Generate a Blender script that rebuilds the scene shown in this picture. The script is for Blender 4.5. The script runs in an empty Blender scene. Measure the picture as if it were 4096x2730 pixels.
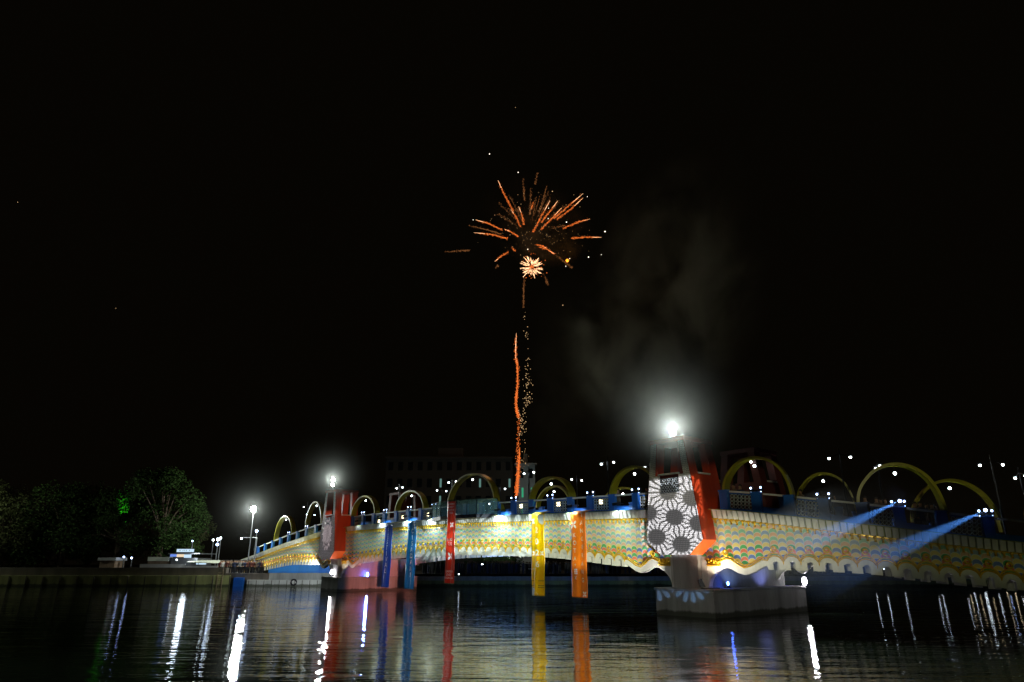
import bpy, bmesh, math, random
from math import sin, cos, pi, radians, sqrt, atan, atan2
from mathutils import Vector, Matrix, noise
random.seed(7)
SC = bpy.context.scene
COL = SC.collection

# ------------------------------------------------------------------ camera, sky, exposure
HC = 3.0                       # eye height above the river
FPX, PITCH = 2722.0, atan(890 / 2722.0)
cam = bpy.data.cameras.new('camera'); camo = bpy.data.objects.new('camera', cam)
COL.objects.link(camo); SC.camera = camo
cam.sensor_width = 36.0; cam.lens = 36.0 * FPX / 4096
cam.clip_start = 0.1; cam.clip_end = 2000
camo.location = (0, 0, HC); camo.rotation_euler = (pi / 2 + PITCH, 0, 0)
W = bpy.data.worlds.new('World'); SC.world = W; W.use_nodes = True
wn = W.node_tree; bg = wn.nodes['Background']
sky = wn.nodes.new('ShaderNodeTexSky'); sky.sky_type = 'NISHITA'; sky.sun_disc = False
sky.sun_elevation = radians(-9); sky.sun_rotation = radians(200); sky.dust_density = 4
ad = wn.nodes.new('ShaderNodeVectorMath'); ad.operation = 'ADD'; ad.inputs[1].default_value = (.034, .026, .014)   # faint town glow
wn.links.new(sky.outputs[0], ad.inputs[0]); wn.links.new(ad.outputs[0], bg.inputs[0]); bg.inputs[1].default_value = 0.05
SC.view_settings.view_transform = 'Standard'; SC.view_settings.look = 'None'
SC.view_settings.exposure = 0; SC.view_settings.gamma = 1
SC.cycles.use_denoising = True
SC.cycles.max_bounces = 5; SC.cycles.glossy_bounces = 3; SC.cycles.diffuse_bounces = 2
SC.cycles.volume_bounces = 0; SC.cycles.transparent_max_bounces = 12
SC.cycles.sample_clamp_indirect = 6.0; SC.cycles.sample_clamp_direct = 0
SC.cycles.volume_step_rate = 1; SC.cycles.volume_max_steps = 64

# ------------------------------------------------------------------ surveying helpers
cp, sp = cos(PITCH), sin(PITCH)
def ray(u, v):
    a = (u - 2048) / FPX; b = (1365 - v) / FPX
    return a, cp - b * sp, sp + b * cp
def at(u, v, D):               # point seen at photo pixel (u, v), D metres ahead
    r = ray(u, v); return Vector((r[0] / r[1] * D, D, HC + r[2] / r[1] * D))
F0 = (12.4, 42.57)             # where the bridge face meets the near pier
TAB = []; x, y = F0; s = 0
while s < 60:
    a = radians(-51 + 39 * min(1, s / 12)); TAB.append((x, y, a))
    x += cos(a) * .1; y += sin(a) * .1; s += .1
def P(t, w=0):                 # t metres along the bridge face (towards the far bank), w metres across
    if t >= 0: return F0[0] - .63 * t + .777 * w, F0[1] + .777 * t + .63 * w
    s = -t * 10; i = min(int(s), len(TAB) - 2); f = s - i
    x, y, a = TAB[i]; x2, y2, b = TAB[i + 1]; a = a + (b - a) * f
    return x + (x2 - x) * f - sin(a) * w, y + (y2 - y) * f + cos(a) * w
def L(t, w, z): x, y = P(t, w); return Vector((x, y, z))
def ang(t):                    # heading of +t
    a = P(t - .05); b = P(t + .05); return atan2(b[1] - a[1], b[0] - a[0])
def inv(u, v, w=0):
    r = ray(u, v); q = r[0] / r[1]; lo, hi = -40, 110
    for _ in range(50):
        m = (lo + hi) / 2; x, y = P(m, w)
        if x / y > q: lo = m
        else: hi = m
    x, y = P(lo, w); return lo, HC + r[2] / r[1] * y
def lut(tab):
    def f(t):
        if t <= tab[0][0]: return tab[0][1]
        for (a, p), (b, q) in zip(tab, tab[1:]):
            if t <= b: k = (t - a) / (b - a); return p + (q - p) * k
        return tab[-1][1]
    return f
def smooth(f, r):
    return lambda t: sum(f(t + r * k / 4) for k in range(-4, 5)) / 9
zc = smooth(lut([(-45, .9), (-30, 2.3), (-15.3, 3.95), (-10.9, 4.56), (-7.5, 5.02), (-5.1, 5.42), (-2.4, 5.82), (.25, 6.18), (5, 6.36), (12, 6.55), (26.7, 6.95), (37, 7.0), (48.9, 7.02), (57.4, 6.6), (68, 5.52), (78, 4.27), (85.7, 3.33), (100, 1.9)]), 2)
zb = smooth(lut([(-45, -1.2), (-30, .3), (-15, 1.78), (-10.6, 2.29), (-8.3, 2.52), (-6, 2.66), (-2, 2.75), (2, 2.7), (6, 2.78), (8.3, 2.85), (11.1, 3.2), (15, 3.5), (19.6, 3.64), (27, 3.78), (35, 3.66), (39.6, 3.5), (43.8, 3.2), (47, 3.0), (51, 2.9), (58.6, 2.88), (66, 2.9), (72, 2.4), (86, 1.2), (100, .5)]), 2)
TC = (2.25, 51.6)              # the two piers
WD = 7.6                       # width of the bridge

# ------------------------------------------------------------------ material helpers
MATS = {}
def node(nt, typ, **k):
    n = nt.nodes.new(typ)
    for a, b in k.items(): setattr(n, a, b)
    return n
def mth(nt, op, a, b=None, c=None):
    n = nt.nodes.new('ShaderNodeMath'); n.operation = op
    for i, v in enumerate((a, b, c)):
        if v is None: continue
        if isinstance(v, (int, float)): n.inputs[i].default_value = v
        else: nt.links.new(v, n.inputs[i])
    return n.outputs[0]
def mixc(nt, f, a, b, mode='MIX'):
    n = nt.nodes.new('ShaderNodeMix'); n.data_type = 'RGBA'; n.blend_type = mode
    for i, v in ((0, f), (6, a), (7, b)):
        if isinstance(v, (int, float)): n.inputs[i].default_value = v
        elif isinstance(v, tuple): n.inputs[i].default_value = v + (1,)
        else: nt.links.new(v, n.inputs[i])
    return n.outputs[2]
def base(name, col=(.5, .5, .5), rough=.6, metal=0.0, spec=.5):
    m = bpy.data.materials.new(name); m.use_nodes = True
    b = m.node_tree.nodes['Principled BSDF']
    b.inputs['Base Color'].default_value = col + (1,); b.inputs['Roughness'].default_value = rough
    b.inputs['Metallic'].default_value = metal; b.inputs['Specular IOR Level'].default_value = spec
    MATS[name] = m; return m, m.node_tree, b
def grime(name, col, rough=.6, amt=.35, scale=1.5, metal=0, streak=True, bump=0.0):
    m, nt, b = base(name, col, rough, metal)
    tc = node(nt, 'ShaderNodeTexCoord'); mp = node(nt, 'ShaderNodeMapping')
    geo = node(nt, 'ShaderNodeNewGeometry')
    nt.links.new(geo.outputs['Position'], mp.inputs[0])
    mp.inputs['Scale'].default_value = (scale * 2, scale * 2, scale * (.35 if streak else 2))
    n1 = node(nt, 'ShaderNodeTexNoise'); n1.inputs['Scale'].default_value = 1; n1.inputs['Detail'].default_value = 6
    n1.inputs['Roughness'].default_value = .65
    nt.links.new(mp.outputs[0], n1.inputs[0])
    f = mth(nt, 'MULTIPLY', mth(nt, 'SMOOTH_MIN', 1.0, mth(nt, 'MULTIPLY', mth(nt, 'SUBTRACT', n1.outputs[0], .38), 3.5), .1), amt)
    f2 = mth(nt, 'MAXIMUM', f, 0)
    c = mixc(nt, f2, col, tuple(v * .25 for v in col))
    if 'concrete' in name:      # dark algae band above the waterline, ragged edge
        sz = node(nt, 'ShaderNodeSeparateXYZ'); nt.links.new(geo.outputs['Position'], sz.inputs[0])
        al = mth(nt, 'MULTIPLY', mth(nt, 'SUBTRACT', mth(nt, 'ADD', .12, mth(nt, 'MULTIPLY', n1.outputs[0], .45)), sz.outputs[2]), 9); al.node.use_clamp = True
        c = mixc(nt, mth(nt, 'MULTIPLY', al, .85), c, (.03, .035, .015))
    nt.links.new(c, b.inputs['Base Color'])
    if bump:
        bp = node(nt, 'ShaderNodeBump'); bp.inputs['Strength'].default_value = bump; bp.inputs['Distance'].default_value = .05
        nt.links.new(n1.outputs[0], bp.inputs['Height']); nt.links.new(bp.outputs[0], b.inputs['Normal'])
    return m
def emit(name, col, st, sample=False):
    m = bpy.data.materials.new(name); m.use_nodes = True; nt = m.node_tree
    nt.nodes.remove(nt.nodes['Principled BSDF'])
    e = node(nt, 'ShaderNodeEmission'); e.inputs[0].default_value = col + (1,); e.inputs[1].default_value = st
    nt.links.new(e.outputs[0], nt.nodes['Material Output'].inputs[0])
    m.cycles.emission_sampling = 'FRONT_BACK' if sample else 'NONE'
    MATS[name] = m; return m

grime('concrete', (.34, .34, .32), .85, .55, .5, bump=.3)
grime('pale_concrete', (.55, .54, .50), .8, .4, .5)
grime('dark_concrete', (.12, .10, .08), .9, .6, .4, bump=.4)
grime('quay_concrete', (.36, .37, .14), .85, .6, .5)
grime('white_paint', (.78, .78, .74), .5, .22, 1.2)
grime('pier_wall_paint', (.46, .42, .42), .7, .35, .5)
grime('gold_paint', (.82, .50, .03), .3, .25, 3, metal=.25)
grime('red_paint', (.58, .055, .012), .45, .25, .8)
grime('brown_red_paint', (.11, .022, .014), .6, .3, .8)  # red paint darkened so the far-side twin towers look unlit
grime('orange_paint', (.9, .16, .03), .5, .15, .8)  # red paint with the warm light from below put into its colour
grime('blue_paint', (.015, .12, .48), .4, .2, 1.5)
grime('blue_wall', (.01, .16, .62), .5, .2, .6)
grime('hoop_paint', (.29, .27, .015), .32, .25, 1.2)
grime('rail_white', (.7, .7, .68), .5, .2, 2)
grime('lattice_paint', (.45, .52, .52), .5, .2, 4)
grime('soffit_paint', (.34, .33, .30), .7, .3, .5)
grime('tower_screen_back', (.10, .09, .07), .6, .1, 1)
grime('cornice_back', (.30, .34, .08), .6, .3, 1)
base('black_metal', (.02, .02, .025), .4, .6)
base('steel', (.25, .26, .27), .35, .8)
grime('bark', (.10, .07, .045), .9, .5, 3)
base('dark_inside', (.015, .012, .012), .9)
m, nt, b = base('platform_glass', (.25, .5, .52), .06, 0, .8); b.inputs['Alpha'].default_value = .45
# leaves
for nm, c in (('leaf_green', (.020, .042, .008)), ('leaf_olive', (.028, .034, .010))):
    m, nt, b = base(nm, c, .9, 0, .15)
    oi = node(nt, 'ShaderNodeNewGeometry')
    n = node(nt, 'ShaderNodeTexNoise'); n.inputs['Scale'].default_value = .7; n.inputs['Detail'].default_value = 3
    nt.links.new(oi.outputs['Position'], n.inputs[0])
    nt.links.new(mixc(nt, n.outputs[0], tuple(v * .45 for v in c), tuple(v * 1.7 for v in c)), b.inputs['Base Color'])
# fish-scale mural
m, nt, b = base('scale_mural', (.5, .5, .5), .45)
uv = node(nt, 'ShaderNodeUVMap'); sx = node(nt, 'ShaderNodeSeparateXYZ'); nt.links.new(uv.outputs[0], sx.inputs[0])
xx = mth(nt, 'DIVIDE', sx.outputs[0], .46); ii = mth(nt, 'FLOOR', xx)
fx = mth(nt, 'SUBTRACT', mth(nt, 'MULTIPLY', mth(nt, 'FRACT', xx), 2), 1)
ip = mth(nt, 'PINGPONG', mth(nt, 'ABSOLUTE', ii), 1); ip = mth(nt, 'ROUND', ip)
arc = mth(nt, 'MULTIPLY', mth(nt, 'SQRT', mth(nt, 'MAXIMUM', mth(nt, 'SUBTRACT', 1, mth(nt, 'MULTIPLY', mth(nt, 'MULTIPLY', fx, fx), .99)), 0)), .21)
vv = mth(nt, 'DIVIDE', mth(nt, 'ADD', mth(nt, 'SUBTRACT', sx.outputs[1], arc), mth(nt, 'MULTIPLY', ip, .11)), .22)
jj = mth(nt, 'FLOOR', vv); fv = mth(nt, 'FRACT', vv)
jp = mth(nt, 'ROUND', mth(nt, 'PINGPONG', mth(nt, 'ABSOLUTE', jj), 1))
cA = mixc(nt, jp, (.04, .42, .10), (.85, .17, .07)); cB = mixc(nt, jp, (.10, .20, .62), (.88, .62, .10))
vc = mixc(nt, ip, cA, cB)
pA = mixc(nt, jp, (.22, .54, .38), (.76, .44, .26)); pB = mixc(nt, jp, (.25, .38, .62), (.80, .66, .20))
pc = mixc(nt, ip, pA, pB)
hi = mth(nt, 'GREATER_THAN', jj, 4.5)
colr = mixc(nt, hi, vc, pc)
hi2 = mth(nt, 'MULTIPLY', mth(nt, 'MINIMUM', mth(nt, 'MAXIMUM', mth(nt, 'DIVIDE', mth(nt, 'SUBTRACT', jj, 8), 6), 0), 1), .35)
colr = mixc(nt, hi2, colr, (.62, .66, .60))
ln = mth(nt, 'MAXIMUM', mth(nt, 'LESS_THAN', fv, .13), mth(nt, 'GREATER_THAN', mth(nt, 'ABSOLUTE', fx), .97))
colr = mixc(nt, mth(nt, 'MULTIPLY', ln, .8), colr, (.8, .82, .76))
gp = node(nt, 'ShaderNodeNewGeometry'); ns = node(nt, 'ShaderNodeTexNoise'); ns.inputs['Scale'].default_value = 1.1; ns.inputs['Detail'].default_value = 5
nt.links.new(gp.outputs['Position'], ns.inputs[0])
colr = mixc(nt, mth(nt, 'MULTIPLY', ns.outputs[0], .35), colr, (.28, .30, .26))
# panel seams every 3.2 m
sm = mth(nt, 'LESS_THAN', mth(nt, 'FRACT', mth(nt, 'DIVIDE', sx.outputs[0], 3.2)), .008)
colr = mixc(nt, mth(nt, 'MULTIPLY', sm, .6), colr, (.1, .12, .1))
nt.links.new(colr, b.inputs['Base Color'])
# perforated tower screen: white star lattice over dark backing
m, nt, b = base('screen_lattice', (.7, .7, .7), .5)
uv = node(nt, 'ShaderNodeUVMap'); vo = node(nt, 'ShaderNodeTexVoronoi'); vo.feature = 'DISTANCE_TO_EDGE'
vo.voronoi_dimensions = '2D'; vo.inputs['Scale'].default_value = 8.5; vo.inputs['Randomness'].default_value = .35
nt.links.new(uv.outputs[0], vo.inputs['Vector'])
k = mth(nt, 'GREATER_THAN', vo.outputs['Distance'], .075)
nt.links.new(mixc(nt, k, (.10, .085, .06), (.80, .78, .74)), b.inputs['Base Color'])
# far tower screen: cell pattern behind the rosette
m, nt, b = base('rosette_screen', (.5, .5, .5), .4)
uv = node(nt, 'ShaderNodeUVMap'); vo = node(nt, 'ShaderNodeTexVoronoi'); vo.feature = 'DISTANCE_TO_EDGE'
vo.voronoi_dimensions = '2D'; vo.inputs['Scale'].default_value = 6; vo.inputs['Randomness'].default_value = .6
nt.links.new(uv.outputs[0], vo.inputs['Vector'])
nt.links.new(mixc(nt, mth(nt, 'GREATER_THAN', vo.outputs['Distance'], .12), (.06, .05, .05), (.36, .32, .33)), b.inputs['Base Color'])
# river
m, nt, b = base('river_water', (.006, .010, .006), .012); b.inputs['IOR'].default_value = 1.4
geo = node(nt, 'ShaderNodeNewGeometry')
def wav(sxy, det, rough=.55):
    mp = node(nt, 'ShaderNodeMapping'); mp.inputs['Scale'].default_value = sxy + (1,); mp.inputs['Rotation'].default_value = (0, 0, radians(6))
    nt.links.new(geo.outputs['Position'], mp.inputs[0])
    n = node(nt, 'ShaderNodeTexNoise'); n.inputs['Scale'].default_value = 1; n.inputs['Detail'].default_value = det; n.inputs['Roughness'].default_value = rough
    nt.links.new(mp.outputs[0], n.inputs[0]); return n.outputs[0]
h = mth(nt, 'ADD', mth(nt, 'MULTIPLY', wav((.35, 1.1), 3, .5), .8), mth(nt, 'MULTIPLY', wav((1.1, 4.0), 3), .16))
pt = wav((.05, .14), 3, .6); am = mth(nt, 'ADD', mth(nt, 'MULTIPLY', mth(nt, 'SUBTRACT', pt, .35), 2.6), .35); am.node.use_clamp = True
h = mth(nt, 'MULTIPLY', mth(nt, 'ADD', h, mth(nt, 'MULTIPLY', wav((3.2, 9.0), 2), .05)), mth(nt, 'ADD', am, .35))
bp = node(nt, 'ShaderNodeBump'); bp.inputs['Strength'].default_value = 1; bp.inputs['Distance'].default_value = .043
nt.links.new(h, bp.inputs['Height']); nt.links.new(bp.outputs[0], b.inputs['Normal'])
grime('bank_soil', (.05, .045, .03), .95, .5, .3)
grime('building_wall', (.035, .03, .024), .9, .3, .2)
grime('pale_render', (.2, .2, .19), .9, .3, .3)
base('dark_window', (.01, .014, .016), .1)
ORD = ['first', 'second', 'third', 'fourth', 'fifth', 'sixth', 'seventh', 'eighth', 'ninth', 'tenth', 'eleventh', 'twelfth', 'thirteenth', 'fourteenth', 'fifteenth', 'sixteenth', 'seventeenth', 'eighteenth', 'nineteenth', 'twentieth']
emit('lit_window', (.45, .9, .8), .22); emit('green_window', (.1, .9, .45), .35)
grime('canopy_cloth', (.42, .44, .34), .7, .25, 1)
grime('white_panel', (.45, .46, .45), .6, .3, 1)
grime('timber', (.22, .15, .09), .8, .4, 2)
emit('bulb_white', (.8, .93, 1.0), 14); emit('bulb_blue', (.45, .6, 1.0), 12); emit('bulb_warm', (1, .82, .5), 9)
emit('bulb_small', (.85, .9, 1.0), 9)
emit('flood_glow', (.95, 1, .96), 36); emit('pier_blue_glow', (.06, .14, 1.0), 40); emit('pier_white_glow', (.95, .9, 1), 40)
emit('sign_glow', (.6, .82, 1.0), 1.0); emit('stall_glow', (1, .8, .55), .9); emit('stall_blue', (.2, .35, 1), .8)
emit('trail_orange', (1, .20, .035), 1.0); emit('trail_dim', (.75, .28, .09), .30); emit('trail_hot', (1, .55, .28), 3.4)
emit('spark_white', (1, .85, .72), 3); emit('spark_orange', (1, .27, .02), 3.2); emit('spark_gold', (1, .62, .3), 1.0)
for nm, c in (('banner_navy', (.004, .055, .46)), ('banner_blue', (.005, .14, .42)), ('banner_red', (.62, .03, .01)), ('banner_yellow', (.75, .42, .0)), ('banner_orange', (.85, .20, .01)), ('banner_print', (.8, .8, .8)), ('banner_grey', (.5, .52, .55))):
    m, nt, b = base(nm, c, .28)
    geo = node(nt, 'ShaderNodeNewGeometry'); mp = node(nt, 'ShaderNodeMapping'); mp.inputs['Scale'].default_value = (5, 5, .5)
    nt.links.new(geo.outputs['Position'], mp.inputs[0]); n = node(nt, 'ShaderNodeTexNoise'); n.inputs['Scale'].default_value = 1.2; n.inputs['Detail'].default_value = 3
    nt.links.new(mp.outputs[0], n.inputs[0]); bp = node(nt, 'ShaderNodeBump'); bp.inputs['Strength'].default_value = .5; bp.inputs['Distance'].default_value = .12
    nt.links.new(n.outputs[0], bp.inputs['Height']); nt.links.new(bp.outputs[0], b.inputs['Normal'])
for nm, c in (('skin', (.30, .17, .10)), ('hair', (.01, .008, .007)), ('cloth_white', (.3, .3, .28)), ('cloth_dark', (.012, .012, .016)), ('cloth_red', (.13, .03, .02)), ('cloth_blue', (.02, .03, .07)), ('cloth_tan', (.14, .10, .06)), ('crowd_dark', (.010, .010, .012)), ('crowd_skin', (.05, .03, .02))):  # crowd tones are darkened copies so the far crowd looks unlit
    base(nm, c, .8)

# ------------------------------------------------------------------ mesh helpers
MW = {}
class MB:
    def __init__(s): s.v = []; s.f = []; s.uv = []; s.mi = []; s.mats = []; s.cur = 0
    def mat(s, n):
        if n not in s.mats: s.mats.append(n)
        s.cur = s.mats.index(n); return s
    def quad(s, pts, uvs=None):
        i = len(s.v); s.v += [tuple(p) for p in pts]; s.f.append(tuple(range(i, i + len(pts)))); s.uv.append(uvs or [(0, 0)] * len(pts)); s.mi.append(s.cur)
    def hexa(s, p):            # p: 4 bottom (ccw) + 4 top
        i = len(s.v); s.v += [tuple(q) for q in p]
        for f in ((0, 3, 2, 1), (4, 5, 6, 7), (0, 1, 5, 4), (1, 2, 6, 5), (2, 3, 7, 6), (3, 0, 4, 7)):
            s.f.append(tuple(i + k for k in f)); s.uv.append([(0, 0)] * 4); s.mi.append(s.cur)
    def box(s, x0, x1, y0, y1, z0, z1):
        s.hexa([(x0, y0, z0), (x1, y0, z0), (x1, y1, z0), (x0, y1, z0), (x0, y0, z1), (x1, y0, z1), (x1, y1, z1), (x0, y1, z1)])
    def lbox(s, t0, t1, w0, w1, a, b):   # along the bridge; a, b heights or functions of t
        fa = a if callable(a) else (lambda t: a); fb = b if callable(b) else (lambda t: b)
        s.hexa([L(t1, w0, fa(t1)), L(t0, w0, fa(t0)), L(t0, w1, fa(t0)), L(t1, w1, fa(t1)), L(t1, w0, fb(t1)), L(t0, w0, fb(t0)), L(t0, w1, fb(t0)), L(t1, w1, fb(t1))])
    def tube(s, pts, r, n=8, cap=True):
        pts = [Vector(p) for p in pts]; i0 = len(s.v); N = len(pts)
        for k, p in enumerate(pts):
            d = (pts[min(k + 1, N - 1)] - pts[max(k - 1, 0)]).normalized()
            u = d.cross(Vector((0, 0, 1)) if abs(d.z) < .95 else Vector((1, 0, 0))).normalized(); w = d.cross(u)
            rr = r[k] if isinstance(r, (list, tuple)) else r
            for j in range(n): s.v.append(tuple(p + (u * cos(2 * pi * j / n) + w * sin(2 * pi * j / n)) * rr))
        for k in range(N - 1):
            for j in range(n):
                a = i0 + k * n + j; b2 = i0 + k * n + (j + 1) % n
                s.f.append((a, b2, b2 + n, a + n)); s.uv.append([(0, 0)] * 4); s.mi.append(s.cur)
        if cap:
            s.f.append(tuple(i0 + j for j in range(n))); s.uv.append([(0, 0)] * n); s.mi.append(s.cur)
            s.f.append(tuple(i0 + (N - 1) * n + n - 1 - j for j in range(n))); s.uv.append([(0, 0)] * n); s.mi.append(s.cur)
    def ball(s, c, r, n=8, m=5, sq=(1, 1, 1)):
        c = Vector(c); i0 = len(s.v)
        s.v.append((c.x, c.y, c.z - r * sq[2]))
        for a in range(1, m):
            th = pi * a / m
            for j in range(n): s.v.append((c.x + r * sq[0] * sin(th) * cos(2 * pi * j / n), c.y + r * sq[1] * sin(th) * sin(2 * pi * j / n), c.z - r * sq[2] * cos(th)))
        s.v.append((c.x, c.y, c.z + r * sq[2])); top = len(s.v) - 1
        def add(f): s.f.append(f); s.uv.append([(0, 0)] * len(f)); s.mi.append(s.cur)
        for j in range(n):
            add((i0, i0 + 1 + (j + 1) % n, i0 + 1 + j)); add((top, top - n + j, top - n + (j + 1) % n))
            for a in range(m - 2):
                p = i0 + 1 + a * n + j; q = i0 + 1 + a * n + (j + 1) % n; add((p, q, q + n, p + n))
    def octa(s, c, r):
        c = Vector(c); i = len(s.v)
        for d in ((r, 0, 0), (-r, 0, 0), (0, r, 0), (0, -r, 0), (0, 0, r), (0, 0, -r)): s.v.append(tuple(c + Vector(d)))
        for f in ((0, 2, 4), (2, 1, 4), (1, 3, 4), (3, 0, 4), (2, 0, 5), (1, 2, 5), (3, 1, 5), (0, 3, 5)):
            s.f.append(tuple(i + k for k in f)); s.uv.append([(0, 0)] * 3); s.mi.append(s.cur)
    def mesh(s, name, mat=None, sm=False):
        me = bpy.data.meshes.new(name); me.from_pydata(s.v, [], s.f)
        ul = me.uv_layers.new(name='UVMap'); k = 0; flat = []
        for u in s.uv:
            for q in u: flat += [q[0], q[1]]
        ul.data.foreach_set('uv', flat)
        for n in (s.mats or [mat]): me.materials.append(MATS[n])
        me.polygons.foreach_set('material_index', s.mi)
        if sm: me.polygons.foreach_set('use_smooth', [True] * len(s.f))
        me.update()
        if sm and len(s.f) < 40000:
            bm = bmesh.new(); bm.from_mesh(me); bmesh.ops.remove_doubles(bm, verts=bm.verts, dist=.0005); bm.to_mesh(me); bm.free()
        return me
    def build(s, name, mat=None, parent=None, sm=False, bev=0):
        o = bpy.data.objects.new(name, s.mesh(name, mat, sm)); COL.objects.link(o)
        attach(o, parent)
        if bev:
            md = o.modifiers.new('bevel', 'BEVEL'); md.width = bev; md.segments = 2; md.limit_method = 'ANGLE'
        return o
def attach(o, parent, mw=None):
    M = mw if mw is not None else Matrix.Translation(o.location) @ o.rotation_euler.to_matrix().to_4x4()
    MW[o.name] = M.copy()
    if parent is not None:
        o.parent = parent; o.matrix_parent_inverse = MW[parent.name].inverted()
def inst(me, name, loc, rz=0, parent=None, scale=None):
    o = bpy.data.objects.new(name, me); COL.objects.link(o); o.location = loc; o.rotation_euler = (0, 0, rz)
    if scale: o.scale = scale
    attach(o, parent); return o
def tag(o, label=None, cat=None, group=None, kind=None):
    if label: o['label'] = label
    if cat: o['category'] = cat
    if group: o['group'] = group
    if kind: o['kind'] = kind
    return o
def empty(name, loc, rz=0, **k):
    o = bpy.data.objects.new(name, None); COL.objects.link(o); o.location = loc; o.rotation_euler = (0, 0, rz); o.empty_display_size = .3
    attach(o, None); return tag(o, **k)
def kids(o): return [c for c in bpy.data.objects if c.parent == o]
def copy_tree(o, loc, rz):
    def rec(a, par):
        c = a.copy(); COL.objects.link(c)
        if par: c.parent = par
        for ch in kids(a): rec(ch, c)
        return c
    r = rec(o, None); r.location = loc; r.rotation_euler = (0, 0, rz); return r
def lamp(name, kind, loc, e, col=(1, 1, 1), target=None, size=60, blend=.5, r=.1, parent=None):
    d = bpy.data.lights.new(name, kind); d.energy = e; d.color = col; d.shadow_soft_size = r
    if kind == 'SPOT': d.spot_size = radians(size); d.spot_blend = blend
    o = bpy.data.objects.new(name, d); COL.objects.link(o)
    loc = Vector(loc); M = Matrix.Translation(loc)
    if target is not None:
        q = (Vector(target) - loc).to_track_quat('-Z', 'Y'); M = M @ q.to_matrix().to_4x4()
    o.matrix_basis = M
    if parent is not None:
        o.parent = parent; o.matrix_parent_inverse = MW[parent.name].inverted()
    MW[o.name] = M
    return o
def gobo(o, flowers=None, strip=None, soft=.06, dim_fill=0):
    """shape the beam of a projector: flowers [(x, y, R, n)] in its own beam plane, or a polygon of half planes"""
    d = o.data; d.use_nodes = True; nt = d.node_tree
    em = [n for n in nt.nodes if n.type == 'EMISSION'][0]
    tc = node(nt, 'ShaderNodeTexCoord'); sx = node(nt, 'ShaderNodeSeparateXYZ'); nt.links.new(tc.outputs['Normal'], sx.inputs[0])
    X = mth(nt, 'DIVIDE', sx.outputs[0], mth(nt, 'ABSOLUTE', sx.outputs[2])); Y = mth(nt, 'DIVIDE', sx.outputs[1], mth(nt, 'ABSOLUTE', sx.outputs[2]))
    tot = None
    if flowers:
        best = None
        for (fx, fy, R, n) in flowers:
            dx = mth(nt, 'SUBTRACT', X, fx); dy = mth(nt, 'SUBTRACT', Y, fy)
            r = mth(nt, 'DIVIDE', mth(nt, 'SQRT', mth(nt, 'ADD', mth(nt, 'MULTIPLY', dx, dx), mth(nt, 'MULTIPLY', dy, dy))), R)
            c = mth(nt, 'COSINE', mth(nt, 'MULTIPLY', mth(nt, 'ARCTAN2', dy, dx), n))
            # petals widen outwards and end in a rounded tip; the heart is opaque
            edge = mth(nt, 'SUBTRACT', mth(nt, 'ADD', c, mth(nt, 'MULTIPLY', r, .62)), mth(nt, 'ADD', mth(nt, 'MULTIPLY', mth(nt, 'POWER', r, 9), .9), -.32))
            pm = mth(nt, 'MULTIPLY', edge, 2.6); pm.node.use_clamp = True
            ce = mth(nt, 'MULTIPLY', mth(nt, 'SUBTRACT', r, .37), 12); ce.node.use_clamp = True
            v = mth(nt, 'MULTIPLY', pm, ce)
            if best is None: best, tot = r, v
            else:
                k = mth(nt, 'LESS_THAN', r, best)
                tot = mth(nt, 'ADD', mth(nt, 'MULTIPLY', v, k), mth(nt, 'MULTIPLY', tot, mth(nt, 'SUBTRACT', 1, k)))
                best = mth(nt, 'MINIMUM', best, r)
    if strip:
        for i, (a, b2, c) in enumerate(strip):     # a*x + b*y + c > 0 inside
            q = mth(nt, 'DIVIDE', mth(nt, 'ADD', mth(nt, 'ADD', mth(nt, 'MULTIPLY', X, a), mth(nt, 'MULTIPLY', Y, b2)), c), soft[i] if isinstance(soft, (list, tuple)) else soft)
            q.node.use_clamp = True
            tot = q if tot is None else mth(nt, 'MULTIPLY', tot, q)
            lk = q if i == 0 else mth(nt, 'MULTIPLY', lk, q)
    nt.links.new(tot if dim_fill == 0 else mth(nt, 'MULTIPLY', mth(nt, 'ADD', mth(nt, 'MULTIPLY', tot, 1 - dim_fill), dim_fill), lk), em.inputs['Strength'])
def beam_xy(o, p):
    q = MW[o.name].inverted() @ Vector(p); return q.x / -q.z, q.y / -q.z
def edges(o, pts, soft):              # half planes of a convex polygon of world points, anticlockwise in the beam
    q = [beam_xy(o, p) for p in pts]; A = sum(q[i][0] * q[(i + 1) % len(q)][1] - q[(i + 1) % len(q)][0] * q[i][1] for i in range(len(q)))
    if A < 0: q = q[::-1]
    out = []
    for i in range(len(q)):
        (x0, y0), (x1, y1) = q[i], q[(i + 1) % len(q)]; l = sqrt((x1 - x0) ** 2 + (y1 - y0) ** 2)
        a, b2 = -(y1 - y0) / l, (x1 - x0) / l; out.append((a, b2, -(a * x0 + b2 * y0)))
    return out

# ------------------------------------------------------------------ the setting
g = MB(); g.quad([(-900, -60, 0), (900, -60, 0), (900, 100.5, 0), (-900, 100.5, 0)])
tag(g.build('river', 'river_water'), kind='structure')
g = MB(); g.box(-900, 900, -70, 900, -6, -2.5); tag(g.build('riverbed', 'bank_soil'), kind='structure')
g = MB(); g.quad([(-900, 100.6, 1.62), (900, 100.6, 1.62), (900, 900, 1.62), (-900, 900, 1.62)])
tag(g.build('ground', 'bank_soil'), kind='structure')

def X(u, D): return at(u, 2260, D).x
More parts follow.
